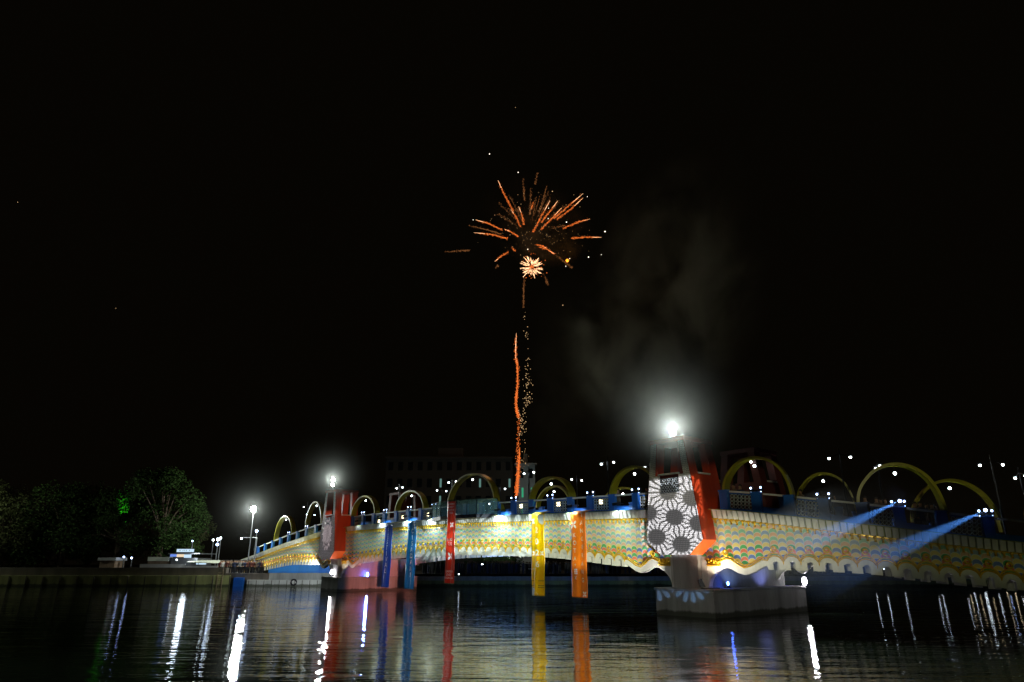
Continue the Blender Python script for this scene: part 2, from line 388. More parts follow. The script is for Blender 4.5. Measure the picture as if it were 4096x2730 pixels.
# quay walls along the far bank
g = MB().mat('dark_concrete'); g.box(-120, X(905, 100), 100.25, 102, -1, 2.45)
g.mat('quay_concrete'); g.box(-120, X(930, 100), 99.7, 100.25, -1, 1.42)
k = X(930, 100)
while k > -118: g.mat('dark_concrete'); g.box(k - .06, k + .06, 99.64, 99.7, -.5, 1.36); k -= 2.35
q1 = g.build('quay_wall'); tag(q1, 'long dark quay wall with a mossy ledge of lit slabs below the trees', 'quay wall')
g = MB().mat('dark_concrete'); g.box(X(905, 100) + .01, X(1082, 100), 99.9, 102, -1, 1.72)
g.mat('pale_concrete'); g.box(X(1005, 100), X(1290, 99.5) + .1, 99.1, 99.9, -1, .85)
k = X(1012, 100)
while k < X(1290, 99.5): g.mat('dark_concrete'); g.box(k - .04, k + .04, 99.06, 99.1, -.5, .8); k += 1.05
q2 = g.build('quay_wall'); tag(q2, 'low quay wall under the crowd, with a pale slab ledge at its foot', 'quay wall')
g = MB().mat('blue_wall'); g.box(X(1083, 101), X(1400, 101), 100.3, 104, 1.75, 3.9)
g.mat('concrete'); g.box(X(1083, 100.5), X(1400, 100.5), 99.92, 104, -1, 1.74)
ab = empty('abutment', (X(1240, 101), 101, 0), label='bridge abutment at the far bank, blue above and bare concrete below', cat='abutment')
o = g.build('abutment_wall', None, ab)
g = MB().mat('concrete'); g.box(X(1400, 100) + .01, 160, 100, 101.2, -1, 1.3)
g.mat('quay_concrete'); g.box(X(1400, 100) + .01, 160, 99.4, 100, -1, .75)
tag(g.build('quay_wall'), 'low dark quay wall on the far bank seen under the bridge', 'quay wall')
# blue gate and iron ladder on the quay
g = MB().mat('blue_paint'); g.box(X(948, 99.8), X(985, 99.8), 99.2, 99.85, -.4, 1.15)
for k in range(9):
    x0 = X(948, 99.8) + .08 + k * .145; g.box(x0, x0 + .05, 99.14, 99.2, -.3, 1.05)
tag(g.build('sluice_gate'), 'blue ribbed sluice gate standing in the quay wall', 'gate')
g = MB().mat('timber'); xa, xb = X(874, 99.3), X(894, 99.3)
g.tube([(xa, 99.45, -.3), (xa, 99.5, 1.6)], .05, 6); g.tube([(xb, 99.45, -.3), (xb, 99.5, 2.9)], .05, 6)
for k in range(8): g.tube([(xa, 99.45, .1 + k * .24), (xb, 99.45, .1 + k * .24)], .03, 6)
tag(g.build('ladder'), 'rusty ladder leaning on the quay wall beside the blue gate', 'ladder')
g = MB().mat('black_metal'); cx = X(1182, 99)
pts = [(cx + .36 * cos(2 * pi * k / 16), 98.95, .55 + .36 * sin(2 * pi * k / 16)) for k in range(17)]
g.tube(pts, .11, 6, False); tag(g.build('tyre_fender'), 'black tyre hung as a fender on the quay under the blue abutment', 'tyre')

# ------------------------------------------------------------------ bridge
T0, T1 = -42.0, 92.0
BR = empty('bridge', L(TC[0], 3.8, 0), label='long humped footbridge with fish scale walls, gold trim and yellow hoops', cat='bridge')
bR = lut([(1.38, 1.6), (1.42, 1.9), (1.55, 2.15), (1.85, 2.47), (2.3, 2.7), (2.65, 2.76), (3.0, 2.69), (3.4, 2.47), (3.85, 2.36), (4.3, 2.47), (4.75, 2.7), (5.05, 2.86), (5.2, 2.86), (5.22, 2.62)])
gR = lut([(1.2, 2.9), (2.0, 3.0), (2.4, 3.16), (2.8, 3.28), (3.1, 3.2), (3.5, 2.93), (3.85, 2.76), (4.25, 2.86), (4.65, 3.08), (4.95, 3.22), (5.2, 3.18)])
SP = .92
def near(t):
    for c in TC:
        if abs(t - c) < 5.22: return c
def cell(t):
    c = 0 if t < (TC[0] + TC[1]) / 2 else 1
    r = abs(t - TC[c]) - 5.22
    return (r / SP) % 1.0
def dz(t, c): return (zb(t) - zb(TC[0])) * .55 if c == TC[0] else (zb(t) - zb(TC[0])) * .55
def fb(t):                      # bottom edge of the white board
    c = near(t)
    if c is not None: return bR(abs(t - c)) + (dz(t, c) if abs(t - c) > 2 else 0)
    u = abs(cell(t) - .5) * SP
    z = zb(t) - .06
    return z + (.26 + sqrt(max(0, .2 ** 2 - u * u)) if u < .19 else 0)
def fg(t):                      # line of the gold moulding
    c = near(t)
    if c is not None: return gR(abs(t - c)) + dz(t, c)
    u = abs(cell(t) - .5) * 2
    return zb(t) + .30 + .40 * sqrt(max(0, 1 - u * u * .98))
def trange(step=.06):
    ts = []; t = T0
    while t < T1:
        ts.append(t); t += step if -18 < t < 60 else step * 2
    return ts
TS = trange()
solid = lambda t: all(abs(t - c) > 1.38 for c in TC)
# mural + white board + underside, near face
g = MB(); gw = MB()
for t0, t1 in zip(TS, TS[1:]):
    tm = (t0 + t1) / 2
    a0, a1, b0, b1 = zc(t0) - .5, zc(t1) - .5, fg(t0), fg(t1)
    g.quad([L(t1, 0, b1), L(t0, 0, b0), L(t0, 0, a0), L(t1, 0, a1)], [(t1, b1 - zb(t1)), (t0, b0 - zb(t0)), (t0, a0 - zb(t0)), (t1, a1 - zb(t1))])
    if solid(tm):
        c0, c1 = fb(t0), fb(t1)
        if abs(c1 - c0) > .3: c1 = c0
        gw.quad([L(t1, -.07, c1), L(t0, -.07, c0), L(t0, -.07, b0), L(t1, -.07, b1)])
        gw.quad([L(t1, .25, c1), L(t0, .25, c0), L(t0, -.07, c0), L(t1, -.07, c1)])
        gw.quad([L(t0, .25, b0), L(t0, .25, c0), L(t1, .25, c1), L(t1, .25, b1)])
        gw.quad([L(t1, -.07, b1), L(t0, -.07, b0), L(t0, 0, b0), L(t1, 0, b1)])
g.build('mural_wall', 'scale_mural', BR); gw.build('scalloped_edge', 'white_paint', BR)
# far face (its inner side shows under the deck)
g = MB(); gw = MB()
for t0, t1 in zip(TS[::2], TS[2::2]):
    a0, a1, b0, b1 = zc(t0) - .1, zc(t1) - .1, zb(t0) + .35, zb(t1) + .35
    g.quad([L(t0, WD, b0), L(t1, WD, b1), L(t1, WD, a1), L(t0, WD, a0)], [(t0, .3), (t1, .3), (t1, a1 - b1), (t0, a0 - b0)])
    if solid((t0 + t1) / 2):
        c0, c1 = fb(t0), fb(t1)
        if abs(c1 - c0) > .3: c1 = c0
        gw.quad([L(t0, WD + .07, c0), L(t1, WD + .07, c1), L(t1, WD + .07, b1 + .3), L(t0, WD + .07, b0 + .3)])
        gw.quad([L(t1, WD - .15, c1), L(t0, WD - .15, c0), L(t0, WD - .15, b0 + .3), L(t1, WD - .15, b1 + .3)])
        gw.quad([L(t0, WD + .07, c0), L(t0, WD - .15, c0), L(t1, WD - .15, c1), L(t1, WD + .07, c1)])
g.build('mural_wall', 'scale_mural', BR); gw.build('scalloped_edge', 'white_paint', BR)
# deck and soffit
g = MB()
for k in range(int((T1 - T0) / 1.0)):
    t = T0 + k
    g.lbox(t, t + 1, .01, WD - .16, lambda q: zb(q) + .95, lambda q: zc(q) - .12)
g.build('deck', 'soffit_paint', BR)
g = MB()
t = T0
while t < T1: g.lbox(t, t + .06, .3, WD - .2, lambda q: zb(q) + .88, lambda q: zb(q) + .945); t += 1.5
g.build('soffit_ribs', 'dark_concrete', BR)
# cornice of white shingles, ledge, gold drops
g = MB(); k = 0; t = T0; was = False
while t < 86:
    wv = .34; tilt = random.uniform(-.02, .03)
    if all(abs(t + .17 - c) > 2.0 for c in TC):
        zz = lambda q: zc(q) - .47 + tilt * .4
        g.hexa([L(t + wv - .08, -.20 + tilt, zz(t)), L(t, -.20, zz(t)), L(t, .02, zz(t)), L(t + wv - .08, .02, zz(t)),
                L(t + wv - .08, -.32 + tilt, zc(t + wv)), L(t, -.34, zc(t)), L(t, .02, zc(t)), L(t + wv - .08, .02, zc(t + wv))])
        was = True
    elif was: g.build('cornice', 'white_paint', BR); g = MB(); was = False
    t += wv
g.build('cornice', 'white_paint', BR)
g = MB(); t = T0
while t < 90:
    g.lbox(t, t + 1, -.04, .0, lambda q: zc(q) - .5, lambda q: zc(q) - .02); g.lbox(t, t + 1, -.30, .9, lambda q: zc(q) + .003, lambda q: zc(q) + .05); t += 1
g.build('ledge', 'cornice_back', BR)
gs = MB(); t = T0 + .2; nd = 0
while t < 84:
    if all(abs(t - c) > 2.1 for c in TC):
        z = zc(t) - .5; own = -16 < t < 24 and nd < 100; g = MB() if own else gs
        g.ball(L(t, -.10, z - .07), .10, 6, 4); g.tube([L(t, -.10, z - .1), L(t, -.09, z - .3)], [.035, .07], 5)
        if own: g.build('gold_drop', 'gold_paint', BR, sm=True); nd += 1
    t += .36 if -25 < t < 60 else .5
gs.build('gold_drops', 'gold_paint', BR, sm=True)['kind'] = 'stuff'
g = MB()
for k in range(int(T0), 88):
    g.lbox(k, k + 1, -.07, -.001, lambda q: zc(q) - .56, lambda q: zc(q) - .5)
g.build('gold_fillet', 'gold_paint', BR)
# gold mouldings and rings
def runs(off, w, r, a, b2, fn):
    cur = []
    for t in TS:
        if a <= t <= b2 and not any(abs(t - c) < (1.42) for c in TC):
            cur.append(L(t, w, fn(t) + off))
        elif cur:
            if len(cur) > 2: g.tube(cur, r, 6)
            cur = []
    if len(cur) > 2: g.tube(cur, r, 6)
g = MB()
runs(.0, -.13, .05, T0, 84, fg); runs(.13, -.09, .045, T0, 84, fg)
g.build('gold_moulding', 'gold_paint', BR, sm=True)
gs = MB(); nr = 0
for c, sg in ((TC[0], -1), (TC[0], 1), (TC[1], -1), (TC[1], 1)):
    ph = [2 * pi * k / 12 for k in range(13)]
    t = c + sg * 2.75; z = fg(t) + .34; g = MB()
    g.tube([L(t + .14 * cos(q), -.15, z + .14 * sin(q)) for q in ph], .065, 6, False); g.build('gold_ring', 'gold_paint', BR, sm=True); nr += 1
    for j in range(62):
        t = c + sg * (5.22 + (j + .5) * SP)
        if not (T0 < t < 84) or abs(t - TC[0]) < 5.3 or abs(t - TC[1]) < 5.3: continue
        if c == TC[0] and t > (TC[0] + TC[1]) / 2 or c == TC[1] and t < (TC[0] + TC[1]) / 2: continue
        z = fg(t) + .36; own = -18 < t and nr < 100; g = MB() if own else gs
        g.tube([L(t + .13 * cos(q), -.15, z + .13 * sin(q)) for q in ph], .06, 6, False)
        if own: g.build('gold_ring', 'gold_paint', BR, sm=True); nr += 1
        gs.tube([L(t - .46, -.14, zb(t) + .52), L(t - .46, -.12, zb(t) + .22)], [.075, .02], 5)
gs.build('gold_tips', 'gold_paint', BR, sm=True)['kind'] = 'stuff'
# carved gold consoles beside each tower stem
for c in TC:
    for sg in (-1, 1):
        g = MB(); zz = gR(2) + dz(c, c)
        a, b2 = sorted((c + sg * 1.38, c + sg * 2.3))
        g.lbox(a, b2, -.12, -.0, zz - .14, zz + .22)
        for k in range(3):
            t = c + sg * (1.5 + k * .33); ph = [2 * pi * j / 10 * 1.4 for j in range(13)]
            g.tube([L(t + .15 * (1 - j / 20) * cos(q), -.17, zz + .15 + .16 * (1 - j / 20) * sin(q)) for j, q in enumerate(ph)], .045, 6)
        g.tube([L(c + sg * 1.4, -.15, zz - .12), L(c + sg * 2.35, -.15, zz - .06)], .05, 6)
        g.build('gold_console', 'gold_paint', BR, sm=True)

# piers with plinth and wall
for n, c in enumerate(TC):
    p = empty('pier', L(c, 3, 0)); tag(p, ('near pier, grey concrete lit blue' if n == 0 else 'far pier lit red on its long side'))
    p.parent = BR; p.matrix_parent_inverse = MW['bridge'].inverted()
    g = MB(); g.lbox(c - 2.2, c + 2.1, -.9, 9.4, -2, 1.42); g.lbox(c - 2.26, c + 2.16, -.96, 9.46, 1.42, 1.58)
    g.build('plinth', 'concrete', p, bev=.04)
    g = MB(); g.lbox(c - 1.35, c + 1.35, .3, 8.4, 1.58, lambda q: zb(q) + .97); g.build('pier_wall', 'pier_wall_paint' if n else 'concrete', p)
    g = MB().mat('concrete'); g.lbox(c - .95, c + .95, -.45, .3, 1.58, 3.55); g.mat('pale_concrete')
    g.lbox(c - 1.38, c - .96, -.12, .3, 1.58, 3.4); g.lbox(c + .96, c + 1.38, -.12, .3, 1.58, 3.4)
    g.build('stem', None, p, bev=.03)
    g = MB(); g.lbox(c - 1.0, c + 1.0, WD - .3, WD + .45, 1.58, 3.55); g.build('stem', 'concrete', p)

# towers: tapering lantern with open storey
def tower(c, far, zt, screen, label, lampz=None):
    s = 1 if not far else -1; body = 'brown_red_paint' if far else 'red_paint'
    f = (lambda w: w) if not far else (lambda w: WD - w)
    tw = empty('tower', L(c, f(0), 3.5)); tag(tw, label)
    tw.parent = BR; tw.matrix_parent_inverse = MW['bridge'].inverted()
    prof = [(3.5, 1.08), (4.35, 2.12), (6.6, 1.85), (8.3, 1.62), (zt, 1.3)]     # z, half width
    w0, w1 = f(-1.35), f(1.5)
    g = MB(); n = len(prof)
    # side faces
    for sg in (-1, 1):
        for k in range(3):
            (za, ha), (zb2, hb) = prof[k], prof[k + 1]
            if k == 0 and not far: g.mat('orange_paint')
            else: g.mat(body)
            q = [L(c + sg * ha, w0, za), L(c + sg * ha, w1, za), L(c + sg * hb, w1, zb2), L(c + sg * hb, w0, zb2)]
            g.quad(q if sg * s > 0 else q[::-1])
    g.mat(body)
    g.quad([L(c - 1.08, w0, 3.5), L(c + 1.08, w0, 3.5), L(c + 1.08, w1, 3.5), L(c - 1.08, w1, 3.5)])
    # back
    for k in range(3):
        (za, ha), (zb2, hb) = prof[k], prof[k + 1]
        g.quad([L(c - ha, w1, za), L(c + ha, w1, za), L(c + hb, w1, zb2), L(c - hb, w1, zb2)])
    g.quad([L(c - 1.62, w0, 8.3), L(c + 1.62, w0, 8.3), L(c + 1.62, w1, 8.3), L(c - 1.62, w1, 8.3)])
    # four corner posts of the open storey and crown beam
    for sg in (-1, 1):
        for wa, wb in ((w0, w0 + s * .75), (w1 - s * .75, w1)):
            h0, h1 = 1.62, 1.3
            a = [L(c + sg * h0, wa, 8.3), L(c + sg * (h0 - .55), wa, 8.3), L(c + sg * (h0 - .55), wb, 8.3), L(c + sg * h0, wb, 8.3)]
            b2 = [L(c + sg * h1, wa, zt), L(c + sg * (h1 - .5), wa, zt), L(c + sg * (h1 - .5), wb, zt), L(c + sg * h1, wb, zt)]
            g.hexa(a + b2)
    g.lbox(c - 1.36, c + 1.36, min(w0, w1) - .05, max(w0, w1) + .05, zt, zt + .28)
    g.build('shell', None, tw)
    # pierced screen on the outer face
    g = MB(); e = -s * .04
    def scr(za, ha, zb2, hb):
        q = [(c + ha, za), (c - ha, za), (c - hb, zb2), (c + hb, zb2)]
        g.quad([L(t, w0 + e, z) for t, z in q], [(t, z) for t, z in q])
        g.quad([L(t, w0 - e * .2, z) for t, z in q[::-1]])
    for k in range(3):
        (za, ha), (zb2, hb) = prof[k], prof[k + 1]
        if k < 2: scr(za, ha - .02, zb2, hb - .02)
    for sg in (-1, 1):
        q = [(c + sg * 1.83, 6.6), (c + sg * .72, 6.6), (c + sg * .72, 8.3), (c + sg * 1.6, 8.3)]
        g.quad([L(t, w0 + e, z) for t, z in q], [(t, z) for t, z in q])
        q = [(c + sg * 1.6, 8.3), (c + sg * 1.1, 8.3), (c + sg * .85, zt), (c + sg * 1.28, zt)]
        g.quad([L(t, w0 + e, z) for t, z in q], [(t, z) for t, z in q])
    q = [(c + .72, 6.6), (c - .72, 6.6), (c - .72, 7.2), (c + .72, 7.2)]
    g.quad([L(t, w0 + e, z) for t, z in q], [(t, z) for t, z in q])
    g.build('pierced_screen', screen, tw)
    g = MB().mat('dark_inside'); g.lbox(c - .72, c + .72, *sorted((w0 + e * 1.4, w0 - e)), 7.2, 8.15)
    g.mat('lattice_paint')
    for i in range(7):
        for j in range(4):
            t = c - .6 + i * .2; z = 7.32 + j * .23
            g.tube([L(t + .09 * cos(q * pi / 3), w0 + e * 2, z + .09 * sin(q * pi / 3)) for q in range(7)], .018, 4, False)
    g.build('balcony_grille', None, tw)
    g = MB(); g.lbox(c - .78, c + .78, *sorted((w0 + e * 4, w0 - e)), 8.32, 8.42)
    for sg in (-1, 1):
        a, b2 = sorted((c + sg * 1.63, c + sg * 1.53)); g.lbox(a, b2, *sorted((w0 + s * .8, w1 - s * .8)), 8.32, 8.42)
    g.build('handrail', 'rail_white', tw)
    return tw
def rosette(tw, c, z, ra, rb):  # raised ribs standing in for a rosette of projected light
    g = MB(); w = -1.44
    for k in (1, .78, .5): g.tube([L(c + ra * k * cos(q * pi / 14), w, z + rb * k * sin(q * pi / 14)) for q in range(29)], .045, 5, False)
    for q in range(14):
        a = q * pi / 7; g.tube([L(c + ra * f * cos(a + b_), w, z + rb * f * sin(a + b_)) for f, b_ in ((.5, 0), (.64, .14), (.78, 0), (.64, -.14), (.5, 0))], .04, 4, False)
        g.tube([L(c + ra * f * cos(a), w, z + rb * f * sin(a)) for f in (1.05, 1.35)], [.10, .03], 5)
    for k in range(-3, 4):
        for s_ in (1, -1):
            h = sqrt(max(0, .25 - (k * .13) ** 2)) ; g.tube([L(c + ra * (k * .13 * .7 - s_ * h * .7), w, z + rb * (k * .13 * .7 + h * .7 * 1)), L(c + ra * (k * .13 * .7 + s_ * h * .7), w, z + rb * (k * .13 * .7 - h * .7))], .03, 4, False)
    g.build('rosette', 'rosette_relief', tw)
grime('rosette_relief', (.75, .68, .66), .4, .3, 2)
ta = tower(TC[0], False, 10.35, 'screen_lattice', 'near tower with pierced white screen and red sides')
tb = tower(TC[1] + .4, False, 11.0, 'rosette_screen', 'far tower with carved grey rosette screen and red sides')
rosette(tb, TC[1] + .4, 6.25, 1.0, 1.35)
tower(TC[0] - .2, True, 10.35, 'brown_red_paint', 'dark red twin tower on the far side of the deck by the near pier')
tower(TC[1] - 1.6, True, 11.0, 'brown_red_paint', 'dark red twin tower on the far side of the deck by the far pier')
# floodlights on the tower heads
def flood(parent, p, tgt, r, glow, label=None, name='floodlight', house=True):
    p = Vector(p); d = (Vector(tgt) - p).normalized(); R = d.to_track_quat('Y', 'Z').to_matrix()
    f = empty(name, p); f['label'] = label or 'floodlight'
    if parent is not None: f.parent = parent; f.matrix_parent_inverse = MW[parent.name].inverted()
    g = MB()
    if house:
        i = len(g.v)
        for (y, q) in ((-.05, r), (-.35 * r / .2, r * .55)):
            pass
        a = [Vector(v) for v in ((-r, 0, -r), (r, 0, -r), (r * .6, -r * 1.1, -r * .6), (-r * .6, -r * 1.1, -r * .6), (-r, 0, r), (r, 0, r), (r * .6, -r * 1.1, r * .6), (-r * .6, -r * 1.1, r * .6))]
        g.hexa([p + R @ v * 1.08 for v in a])
        g.build('housing', 'black_metal', f)
    g = MB(); g.ball(p + d * r * .3, r, 12, 8, (1, 1, 1)); g.build('lens', glow, f, sm=True)
    return f, p + d * .55
pA = L(TC[0] - .35, -1.1, 11.0)
g = MB(); g.tube([L(TC[0] - .35, -.9, 10.6), pA], .05, 6); g.build('lamp_post', 'steel', ta)
fl, q = flood(ta, pA, (0, 0, 3), .2, 'flood_glow')
lamp('tower_flood_beam', 'SPOT', q, 28000, (.93, 1, .95), (0, 0, 14), 110, .4, .25, fl)
pB = L(TC[1] + .9, -1.0, 12.15)
g = MB(); g.tube([L(TC[1] + .9, -.9, 11.2), pB + Vector((0, .1, .45))], .05, 6); g.build('lamp_post', 'steel', tb)
fl, q = flood(tb, pB + Vector((0, 0, .42)), (0, 0, 3), .2, 'flood_glow'); fl2, _ = flood(tb, pB - Vector((0, 0, .2)), (0, 0, 3), .2, 'flood_glow')
lamp('tower_flood_beam', 'SPOT', q, 9000, (.93, 1, .95), (-10, 0, 18), 110, .4, .25, fl)

# parapet: blue pillars, lattice panels, rails
PIL = [-33.5, -31.3, -29.1, -26.9, -24.7, -22.6, -20.5, -18.3, -16.2, -14.06, -11.96, -9.97, -8.2, -6.3, -4.5, -2.6, -.5, 4.6, 6.5, 8.7, 10.9, 13.0, 15.25, 17.5, 19.8, 22.0, 24.3, 26.7, 29.3, 31.9, 34.4, 36.8, 39.2, 41.7, 44.1, 46.6, 49.1, 54.0, 56.5, 59.2, 62, 64.9, 67.8, 70.6, 73.4, 76.2, 79]
g = MB(); g.box(-.27, .27, -.14, .14, 0, 1.12); g.box(-.31, .31, -.18, .18, 1.12, 1.2); g.box(-.3, .3, -.17, .17, 0, .12)
g.box(-.2, -.08, -.16, -.14, .2, 1.0); g.box(.08, .2, -.16, -.14, .2, 1.0)
pm = g.mesh('pillar', 'blue_paint')
for t in PIL: inst(pm, 'pillar', L(t, .3, zc(t) + .02), ang(t) , BR)
for t in PIL:
    if -15 < t < 80: inst(pm, 'pillar', L(t, WD - .25, zc(t) + .02), ang(t) , BR)
g = MB().mat('lattice_paint')
for i in range(6):
    for j in range(4):
        x = -.62 + i * .25; z = .22 + j * .2
        g.tube([(x + .11 * cos(q * pi / 3), 0, z + .11 * sin(q * pi / 3)) for q in range(7)], .022, 4, False)
        if i < 5 and j < 3: g.tube([(x + .125, 0, z + .1), (x + .125, 0, z + .1001 + .02)], .05, 4)
g.mat('blue_paint'); g.box(-.8, .8, -.04, .04, .0, .09); g.box(-.8, .8, -.04, .04, .93, 1.0)
lm = g.mesh('lattice_panel'); gp = MB(); gp.box(-.8, .8, -.05, .05, 0, .34); pmn = gp.mesh('dark_panel', 'blue_paint')
gr_ = MB(); gr_.box(-1, 1, -.08, .08, 1.02, 1.12); rm = gr_.mesh('rail', 'rail_white')
BALC = (22.5, 30.6)
for i, (a, b2) in enumerate(zip(PIL, PIL[1:])):
    if b2 - a > 3.5: continue
    m_ = (a + b2) / 2; wd = b2 - a - .56; al = atan2((zc(b2) - zc(a)), b2 - a)
    def put(me, nm, w, sx):
        o = bpy.data.objects.new(nm, me); COL.objects.link(o); o.location = L(m_, w, zc(m_) + .06)
        o.rotation_euler = (0, -al, ang(m_)); o.scale = (sx, 1, 1)
        attach(o, BR, Matrix.Translation(o.location) @ o.rotation_euler.to_matrix().to_4x4())
    if -19 < m_ < 62 and not (BALC[0] - .3 < m_ < BALC[1] + .3):
        idx = PIL.index(a)
        if idx % 2 == 1: put(lm, 'lattice_panel', .3, wd / 1.6)
        else: put(pmn, 'solid_panel', .42, wd / 1.6)
    if not (BALC[0] < m_ < BALC[1]): put(rm, 'rail', .3, wd / 2)
# white crossbars and deck-edge floods
for t in PIL[8:38:1]:
    pass
# hoops
def hoop(t0, t1, w, top, lampon=True, wide=.62, th=.15):
    g = MB(); N = 30; tc = (t0 + t1) / 2; hw = (t1 - t0) / 2; zb0 = zc(tc) + 1.1; H = top - zb0
    ring = []
    for k in range(N + 1):
        q = pi * k / N; ct, st = cos(q), sin(q)
        x = tc - hw * ct; zin = zb0 + (H - th) * st if True else 0
        zl = (zc(t0) if k < N / 2 else zc(t1)) + 1.1
        zbase = zl + (zb0 - zl) * min(1, st * 1.5)
        ring.append(((x, zbase + H * st), (tc - (hw - th) * ct, zbase + (H - th) * st)))
    for (o0, i0), (o1, i1) in zip(ring, ring[1:]):
        wa, wb = w - wide / 2, w + wide / 2
        g.hexa([L(i0[0], wa, i0[1]), L(i1[0], wa, i1[1]), L(i1[0], wb, i1[1]), L(i0[0], wb, i0[1]), L(o0[0], wa, o0[1]), L(o1[0], wa, o1[1]), L(o1[0], wb, o1[1]), L(o0[0], wb, o0[1])])
    h = empty('hoop', L(tc, w, top)); h.parent = BR; h.matrix_parent_inverse = MW['bridge'].inverted()
    g.build('band', 'hoop_paint', h)
    g = MB(); c = L(tc, w, top - .55); g.tube([c, c + Vector((0, 0, .38))], .015, 4); g.build('cord', 'black_metal', h)
    g = MB(); g.ball(c, .085, 8, 6); g.build('bulb', 'bulb_white', h, sm=True)
    return h
NH = [(-33, -28.8, 5.8), (-24.5, -20.4, 6.6), (-20.3, -16.0, 7.3), (-12.3, -8.0, 8.2), (-4.75, -.45, 9.1), (4.5, 8.9, 9.5), (12.9, 17.8, 9.55), (22.3, 29.7, 10.85), (33.8, 39.5, 10.15), (43.8, 49.6, 10.35), (57.6, 62.6, 10.6), (66.8, 73.0, 9.3)]
for a, b2, z in NH: hoop(a, b2, .5, z)
FH = [(-17.6, -12.7, 7.96), (-8.2, -2.4, 8.64), (3.2, 7.4, 8.95), (11.6, 16.0, 9.05), (19.9, 24.6, 9.9), (29.9, 34.4, 9.4), (-27, -22, 6.6)]
for a, b2, z in FH: hoop(a, b2, WD - .5, z, wide=.5)

# glass lookout balcony at mid-span
bl = empty('lookout', L(26.5, 0, zc(26.5))); tag(bl, 'glass sided lookout jutting out at mid-span'); bl.parent = BR; bl.matrix_parent_inverse = MW['bridge'].inverted()
pts = [(21.8, .1), (23.0, -1.2), (25.2, -1.7), (27.8, -1.7), (30.0, -1.2), (31.2, .1)]
g = MB()
for (a, w), (b2, w2) in zip(pts, pts[1:]):
    z0 = zc(26.5) - .22
    g.hexa([L(b2, w2, z0), L(a, w, z0), L(a, .2, z0), L(b2, .2, z0), L(b2, w2, z0 + .3), L(a, w, z0 + .3), L(a, .2, z0 + .3), L(b2, .2, z0 + .3)])
g.build('floor_slab', 'black_metal', bl)
for (a, w), (b2, w2) in zip(pts, pts[1:]):
    for h in (0, .5):
        ta_, tb_ = a + (b2 - a) * h, a + (b2 - a) * (h + .5); wa, wb = w + (w2 - w) * h, w + (w2 - w) * (h + .5)
        g = MB(); z0 = zc(26.5) + .1; e = (tb_ - ta_) * .03
        g.hexa([L(tb_ - e, wb, z0), L(ta_ + e, wa, z0), L(ta_ + e, wa + .02, z0), L(tb_ - e, wb + .02, z0), L(tb_ - e, wb, z0 + 1.25), L(ta_ + e, wa, z0 + 1.25), L(ta_ + e, wa + .02, z0 + 1.25), L(tb_ - e, wb + .02, z0 + 1.25)])
        g.build('glass_pane', 'platform_glass', bl)
g = MB(); z0 = zc(26.5) + .08
for (a, w), (b2, w2) in zip(pts, pts[1:]):
    g.tube([L(a, w, z0), L(a, w, z0 + 1.32)], .03, 6); g.tube([L((a + b2) / 2, (w + w2) / 2, z0), L((a + b2) / 2, (w + w2) / 2, z0 + 1.3)], .022, 6)
    g.tube([L(a, w, z0 + 1.32), L(b2, w2, z0 + 1.32)], .025, 6)
g.build('glass_posts', 'black_metal', bl)

# pillar-top stage fixtures and the black washlights on the parapet
g = MB().mat('black_metal'); g.box(-.42, .42, -.05, .05, .05, .12); g.box(-.05, .05, -.05, .05, 0, .1)
for x in (-.3, .3): g.box(x - .1, x + .1, -.09, .09, .1, .34)
fm = g.mesh('body'); fbs = []
for x in (-.3, .3):
    g = MB(); g.ball((x, -.1, .24), .055, 6, 4); fbs.append(('lens', g.mesh('lens', 'bulb_blue')))
    g = MB(); g.ball((x, -.1, -.0), .02, 6, 4); fbs.append(('pilot_light', g.mesh('pilot_light', 'bulb_blue')))
for n, t in enumerate([46.6, 41.5, 36.5, 31.9, 19.7, 15.2, 10.8, 6.45, -2.65, -6.35, -10.0, -14.05, -18.2, 56.5, 62, 67.8]):
    z = zc(t) + 1.22
    f = empty('stage_light', L(t, .3, z), ang(t) + pi * 0)
    side = ('left of the far tower' if t > 52 else 'left of the lookout' if t > 31 else 'between lookout and near tower' if t > 3 else 'right of the near tower')
    tag(f, None, 'stage light', 'stage lights on the parapet pillars')
    f['label'] = 'twin stage light on a parapet pillar, %s %s' % (['nearest', 'second', 'third', 'fourth', 'fifth'][[i for i, q in enumerate({'left of the far tower': [56.5, 62, 67.8], 'left of the lookout': [31.9, 36.5, 41.5, 46.6], 'between lookout and near tower': [6.45, 10.8, 15.2, 19.7], 'right of the near tower': [-2.65, -6.35, -10.0, -14.05, -18.2]}[side]) if q == t][0]], 'pillar ' + side)
    for nm, me in [('body', fm)] + fbs:
        o = inst(me, nm, L(t, .3, z), ang(t) + pi, None); attach(o, f)
